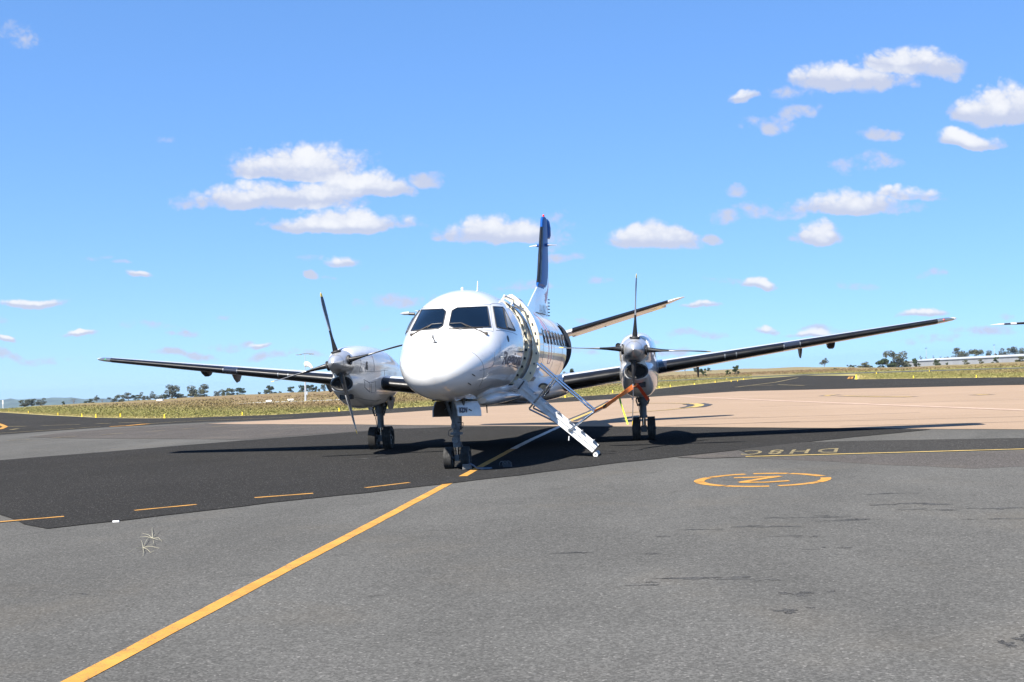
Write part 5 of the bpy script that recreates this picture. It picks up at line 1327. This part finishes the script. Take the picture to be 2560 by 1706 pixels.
def crown_mesh(kind, seed, nclump, nleaf, leaf, spread, tall, low, open_):
    r = np.random.RandomState(seed); cl = []
    for k in range(nclump):
        a = r.uniform(0, 2 * pi); rad = r.uniform(0, .36) ** .8 * spread; h = low + (1 - low) * r.uniform(.12, .88)
        shape = math.sqrt(max(.1, 1 - ((h - (low + .5 * (1 - low))) / (.56 * (1 - low))) ** 2))
        cl.append((rad * cos(a) * shape * 1.25, rad * sin(a) * shape * 1.25, h, r.uniform(.15, .25) * spread ** .5))
    V = []; F = []; T = []
    for k in range(nleaf):
        cx_, cy_, cz_, cr = cl[r.randint(nclump)]
        d = r.normal(0, 1, 3); d /= np.linalg.norm(d); rr_ = cr * r.uniform(.35, 1.0) ** .5
        p = np.array([cx_, cy_, cz_]) + d * rr_ * np.array([1, 1, .75])
        if r.rand() < open_: continue
        n1 = r.normal(0, 1, 3); n1 /= np.linalg.norm(n1); n2 = np.cross(n1, r.normal(0, 1, 3)); n2 /= np.linalg.norm(n2); s = leaf * r.uniform(.6, 1.4)
        o = len(V); V += [p - n1 * s, p + n2 * s * .8, p + n1 * s, p - n2 * s * .6]; F.append((o, o + 1, o + 2, o + 3)); T += [r.uniform(0, 1) * .8 + .2 * r.rand()] * 4
    me = bpy.data.meshes.new('crown'); me.from_pydata([tuple(v) for v in V], [], F); me.materials.append(LEAF[kind])
    at = me.attributes.new('tone', 'FLOAT', 'POINT'); at.data.foreach_set('value', T)
    # trunk and limbs
    b = MB(); lo_ = max(low, .12); b.tube([(0, 0, -.25), (.01, 0, lo_ * .7), (.02, .01, lo_ + .15)], [.035, .026, .018], BARK, 6)
    for cx_, cy_, cz_, cr in cl[:6]: b.tube([(.01, 0, low * .75), (cx_ * .5, cy_ * .5, (low + cz_) / 2), (cx_, cy_, cz_)], [.016, .010, .004], BARK, 5)
    return me, b.mesh('trunk')
PROT = {}
for kind, args in {'gum': (13, 1900, .034, 1.0, 1, -.02, .06), 'tallgum': (12, 1600, .032, .85, 1, .14, .12), 'dark': (16, 2500, .038, 1.05, 1, -.18, 0), 'bush': (14, 1700, .048, 1.25, 1, -.28, 0), 'olive': (15, 2200, .040, 1.1, 1, -.14, .05), 'poplar': (11, 1500, .038, .55, 1, -.16, 0), 'bare': (9, 420, .018, 1.0, 1, .3, 0), 'sapling': (6, 260, .035, .6, 1, .2, .2)}.items():
    mk = {'gum': 'gum', 'tallgum': 'gum', 'dark': 'dark', 'bush': 'dark', 'olive': 'olive', 'poplar': 'dark', 'bare': 'bare', 'sapling': 'gum'}[kind]
    PROT[kind] = [crown_mesh(mk, 10 * i + len(kind), *args) for i in range(3)]
ORD = ['first', 'second', 'third', 'fourth', 'fifth', 'sixth', 'seventh', 'eighth', 'ninth', 'tenth', 'eleventh', 'twelfth', 'thirteenth', 'fourteenth', 'fifteenth', 'sixteenth', 'seventeenth', 'eighteenth', 'nineteenth', 'twentieth', 'twenty first']
LOOK = {'gum': 'grey green gum tree', 'tallgum': 'tall open gum tree', 'dark': 'round dark green tree', 'bush': 'dense dark green bush', 'olive': 'olive green tree', 'poplar': 'narrow dark upright tree', 'bare': 'leafless dry tree', 'sapling': 'thin young tree'}
def tree(x, y, h, w, kind, D, label, group):
    c = at_d(x, y + 1.2, D); H = (h * 1.12 + 1.2) * D / FPX; Wd = w * 1.22 * D / FPX
    name = 'bush' if kind == 'bush' else 'tree'
    t = thing(name, label, 'bush' if kind == 'bush' else 'tree', tuple(map(float, c)), group)
    cm, tm = PROT[kind][rnd.randrange(3)]
    if not hasattr(tree, 'ext'): tree.ext = {}
    if cm.name not in tree.ext:
        co = np.array([v.co for v in cm.vertices]); tree.ext[cm.name] = (np.ptp(co[:, 0]), co[:, 2].max())
    ex, ez = tree.ext[cm.name]
    a = rnd.uniform(0, 6.28); s = Vector((Wd / ex, Wd / ex, H / ez))
    for nm, me in (('crown', cm), ('trunk', tm)):
        o = bpy.data.objects.new(nm, me); COL.objects.link(o); o.parent = t; o.scale = s; o.rotation_euler = (0, 0, a)
left = [(62, 1014, 13, 24, 'olive', 500), (80, 1013.5, 15, 26, 'gum', 500), (102, 1013, 16, 26, 'gum', 500), (158, 1010, 6, 10, 'bush', 450), (184.5, 1009, 12, 25, 'bare', 450), (216, 1008, 5, 12, 'bush', 520), (227, 1007, 9, 13, 'dark', 520), (242, 1006, 16, 13, 'tallgum', 520), (256, 1006, 7, 13, 'bare', 520)]
mid = [(284, 1004, 10, 22, 'gum', 620), (303, 1002, 14, 26, 'olive', 620), (321.5, 1001, 18, 21, 'tallgum', 620), (339, 1000.5, 12, 19, 'dark', 620), (357, 1000, 18, 22, 'gum', 620), (376, 999.5, 19, 19, 'gum', 620), (395, 998.5, 12, 26, 'gum', 620), (411, 998, 10, 10, 'bush', 450), (429, 997, 32, 46, 'gum', 560), (455, 995.5, 11, 24, 'olive', 620), (488, 993.5, 29, 46, 'gum', 560), (508, 992.5, 18, 30, 'olive', 540),
       (544, 990, 12, 19, 'gum', 600), (563, 989, 15, 20, 'olive', 600), (578, 988.5, 17, 25, 'olive', 600), (600, 988, 17, 26, 'dark', 600), (648, 986, 5, 9, 'bush', 600), (675.5, 985.5, 20, 26, 'dark', 600), (700, 984.5, 6, 11, 'bush', 600), (729, 983, 15, 18, 'dark', 600), (757, 981, 17, 22, 'dark', 600)]
mid2 = [(777, 980.5, 17, 26, 'dark', 600), (790, 980, 13, 14, 'dark', 600), (810, 977, 16, 14, 'gum', 600)]
behind = [(1418, 942, 12, 18, 'gum', 400), (1431, 941, 18, 15, 'poplar', 400), (1713, 931, 15, 16, 'bare', 300), (1737, 928.5, 9, 9, 'bush', 500), (1758.5, 938, 15, 17, 'dark', 240), (1745, 929, 7, 12, 'olive', 500), (1772, 927, 7, 10, 'bush', 500), (1819, 936, 10, 12, 'dark', 250), (1842.5, 935.5, 20, 18, 'dark', 250)]
right = [(2061, 917, 20, 20, 'tallgum', 560), (2087, 925.5, 5, 8, 'bush', 280), (2123, 920, 7, 11, 'bush', 420), (2136, 920, 6, 11, 'bush', 420), (2160, 920, 14, 29, 'olive', 400), (2178, 920, 5, 10, 'bush', 400), (2207, 921, 22, 44, 'bush', 380), (2214.6, 920, 39, 16, 'tallgum', 440), (2246, 919, 39, 46, 'gum', 420), (2232, 919, 16, 14, 'olive', 420), (2266, 918, 16, 16, 'olive', 420), (2275, 919, 8, 11, 'bush', 400), (2288, 916.5, 19, 12, 'poplar', 400), (2297, 917.5, 9, 11, 'bush', 400),
         (2341.6, 915.5, 16, 16, 'dark', 400), (2349, 915.5, 6, 10, 'bush', 400), (2368, 915, 8, 7, 'bush', 400), (2416, 911, 10, 14, 'olive', 400), (2453, 908, 9, 12, 'olive', 400), (2482, 911, 6, 7, 'bush', 380)]
right2 = [(2492, 907, 13, 14, 'dark', 400), (2550, 905, 12, 24, 'olive', 400), (2303, 903, 12, 9, 'sapling', 660), (2317, 903, 10, 6, 'sapling', 660), (2334, 902, 12, 5, 'sapling', 660), (2352, 902, 10, 4, 'sapling', 660), (2369, 901, 8, 15, 'dark', 660), (2396, 901, 29, 26, 'tallgum', 660), (2416, 900, 23, 28, 'gum', 660), (2440, 899, 24, 26, 'olive', 660), (2468, 897, 20, 29, 'gum', 660), (2499, 895, 22, 25, 'gum', 660), (2515, 893, 10, 14, 'olive', 660), (2536, 893, 24, 30, 'gum', 660), (2558, 892, 22, 24, 'gum', 660)]
for lst, grp, ph in ((left, 'trees at the far left', 'before the hills'), (mid, 'trees on the crest behind the starboard wing', 'under the left wing'), (mid2, 'trees right of the lamp post', 'right of the lamp post'), (behind, 'trees behind the port wing', 'below the right wing'), (right, 'trees and bushes in front of the shed', 'before the shed'), (right2, 'trees behind the shed', 'behind the shed')):
    lst = sorted(lst)
    for i, (x, y, h, w, kind, D) in enumerate(lst):
        tree(x, y, h, w, kind, D, f'{LOOK[kind]} {ph}, {ORD[i]} from left', grp)

# ------------------------------------------------------------------ far wooded hills at the left
hb = MB(); nx = 90; V = []; F = []; prof = [(-900, 1000), (-300, 996), (-60, 998), (0, 998.5), (60, 998), (110, 997), (150, 994.5), (170, 994), (200, 996), (230, 998), (262, 998.5), (285, 998), (330, 1000), (420, 1002), (600, 1004)]
pxs = np.linspace(-900, 600, nx)
for D, k in ((3300, 0.), (3700, .55), (4200, 1.), (5200, .3)):
    for x in pxs:
        yt = np.interp(x, [p[0] for p in prof], [p[1] for p in prof]); q = at_d(x, yt, D); zb = -130.
        z = zb + (q[2] - zb) * k + R_.uniform(-3, 3) * (k > 0); V.append((q[0], q[1], z))
for i in range(3):
    for j in range(nx - 1): F.append((i * nx + j, i * nx + j + 1, (i + 1) * nx + j + 1, (i + 1) * nx + j))
hb.add(V, F, pmat('wooded_hill', (.05, .065, .035), .95, vary=.45, vscale=.02)); struct(hb.obj('hills'))

# ------------------------------------------------------------------ long grass along the pavement edges
def grass_tufts():
    m = bpy.data.materials.new('grass_blades'); m.use_nodes = True
    b = NB(m.node_tree); p = m.node_tree.nodes['Principled BSDF']
    at = b.n('ShaderNodeAttribute', attribute_name='tone'); b.put(p.inputs['Base Color'], at.outputs['Color'])
    p.inputs['Roughness'].default_value = .85; p.inputs['Specular IOR Level'].default_value = .15
    V = []; F = []; T = []; r = np.random.RandomState(3)
    ymin = np.array([p_[1] for p_ in taxi_far_px[::-1]]); xmin = np.array([p_[0] for p_ in taxi_far_px[::-1]])
    N = 150000; X = r.uniform(-60, 2620, N * 3)
    cl_y = np.interp(X, cpx[:, 0], cpx[:, 1]); lo_y = np.interp(X, xmin, ymin)
    Y = cl_y + (lo_y - cl_y) * np.sqrt(r.uniform(.02, 1, N * 3))
    n = 0
    run_y0 = np.interp(X, [1200, 1700, 2022, 2560, 2900], [974.5, 952.3, 938.7, 922, 911.5]); run_y1 = np.interp(X, [1200, 1700, 2022, 2560, 2900], [970.5, 949, 935, 918, 907.5])
    ok = (lo_y - cl_y > 2) & ~((Y < run_y0) & (Y > run_y1) & (X > 1200)) & ~((X > 1880) & (X < 2139) & (Y > 935)) & ~((X > 580) & (X < 905) & (Y > 994) & (Y < 1012) & (r.rand(len(X)) < .75))
    X = X[ok][:N]; Y = Y[ok][:N]
    D_ = np.array([FW + RT * (x - 1280) / FPX - UP * (y - 853) / FPX for x, y in zip(X, Y)])
    P = CAM + D_ * (-CAM[2] / D_[:, 2])[:, None]; dist = np.linalg.norm(P - CAM, axis=1)
    ed = edge_dist(P[:, :2])
    for p_, dd, e in zip(P, dist, ed):
        if e < .5 or dd > 330: continue
        h = min(.13, .04 + e * .008) * r.uniform(.5, 1.15); w = .018 + dd * .0005; a = r.uniform(0, 2 * pi)
        red = min(1, max(0, (e - 7) / 12)) * (.6 + .4 * (sin(p_[0] * .031 + p_[1] * .05) * .5 + .5)); dry = max(0, 1 - e / 2.5)
        c0 = np.array([.175, .165, .056]) * r.uniform(.88, 1.12); c1 = np.array([.155, .104, .060]) * r.uniform(.88, 1.12); c2 = np.array([.31, .255, .105])
        c = c0 * (1 - red) + c1 * red; c = c * (1 - dry) + c2 * dry
        if r.rand() < .05: c = np.array([.25, .20, .095])
        o = len(V); dx, dy = cos(a) * w, sin(a) * w; lx, ly = r.normal(0, .8, 2) * h
        V += [(p_[0] - dx, p_[1] - dy, p_[2] - .01), (p_[0] + dx, p_[1] + dy, p_[2] - .01), (p_[0] + dx * .6 + lx, p_[1] + dy * .6 + ly, p_[2] + h * .8), (p_[0] + lx, p_[1] + ly, p_[2] + h)]
        F.append((o, o + 1, o + 2, o + 3)); T += [(*c, 1)] * 4
    me = bpy.data.meshes.new('grass'); me.from_pydata(V, [], F); me.materials.append(m)
    at = me.attributes.new('tone', 'FLOAT_COLOR', 'POINT'); at.data.foreach_set('color', np.array(T, np.float32).ravel())
    struct(link('grass', me), 'stuff')
grass_tufts()

# ------------------------------------------------------------------ air
def haze():
    m = bpy.data.materials.new('thin_haze'); m.use_nodes = True; t = m.node_tree; t.nodes.clear()
    out = t.nodes.new('ShaderNodeOutputMaterial'); v = t.nodes.new('ShaderNodeVolumePrincipled')
    v.inputs['Color'].default_value = (.50, .74, 1, 1); v.inputs['Density'].default_value = .00008; v.inputs['Anisotropy'].default_value = .2
    t.links.new(v.outputs[0], out.inputs['Volume'])
    b = MB(); b.box((0, 0, -155), (12600, 12600, 370), m); struct(b.obj('haze', smooth=False), 'stuff')
HAZE = True
if HAZE: haze()
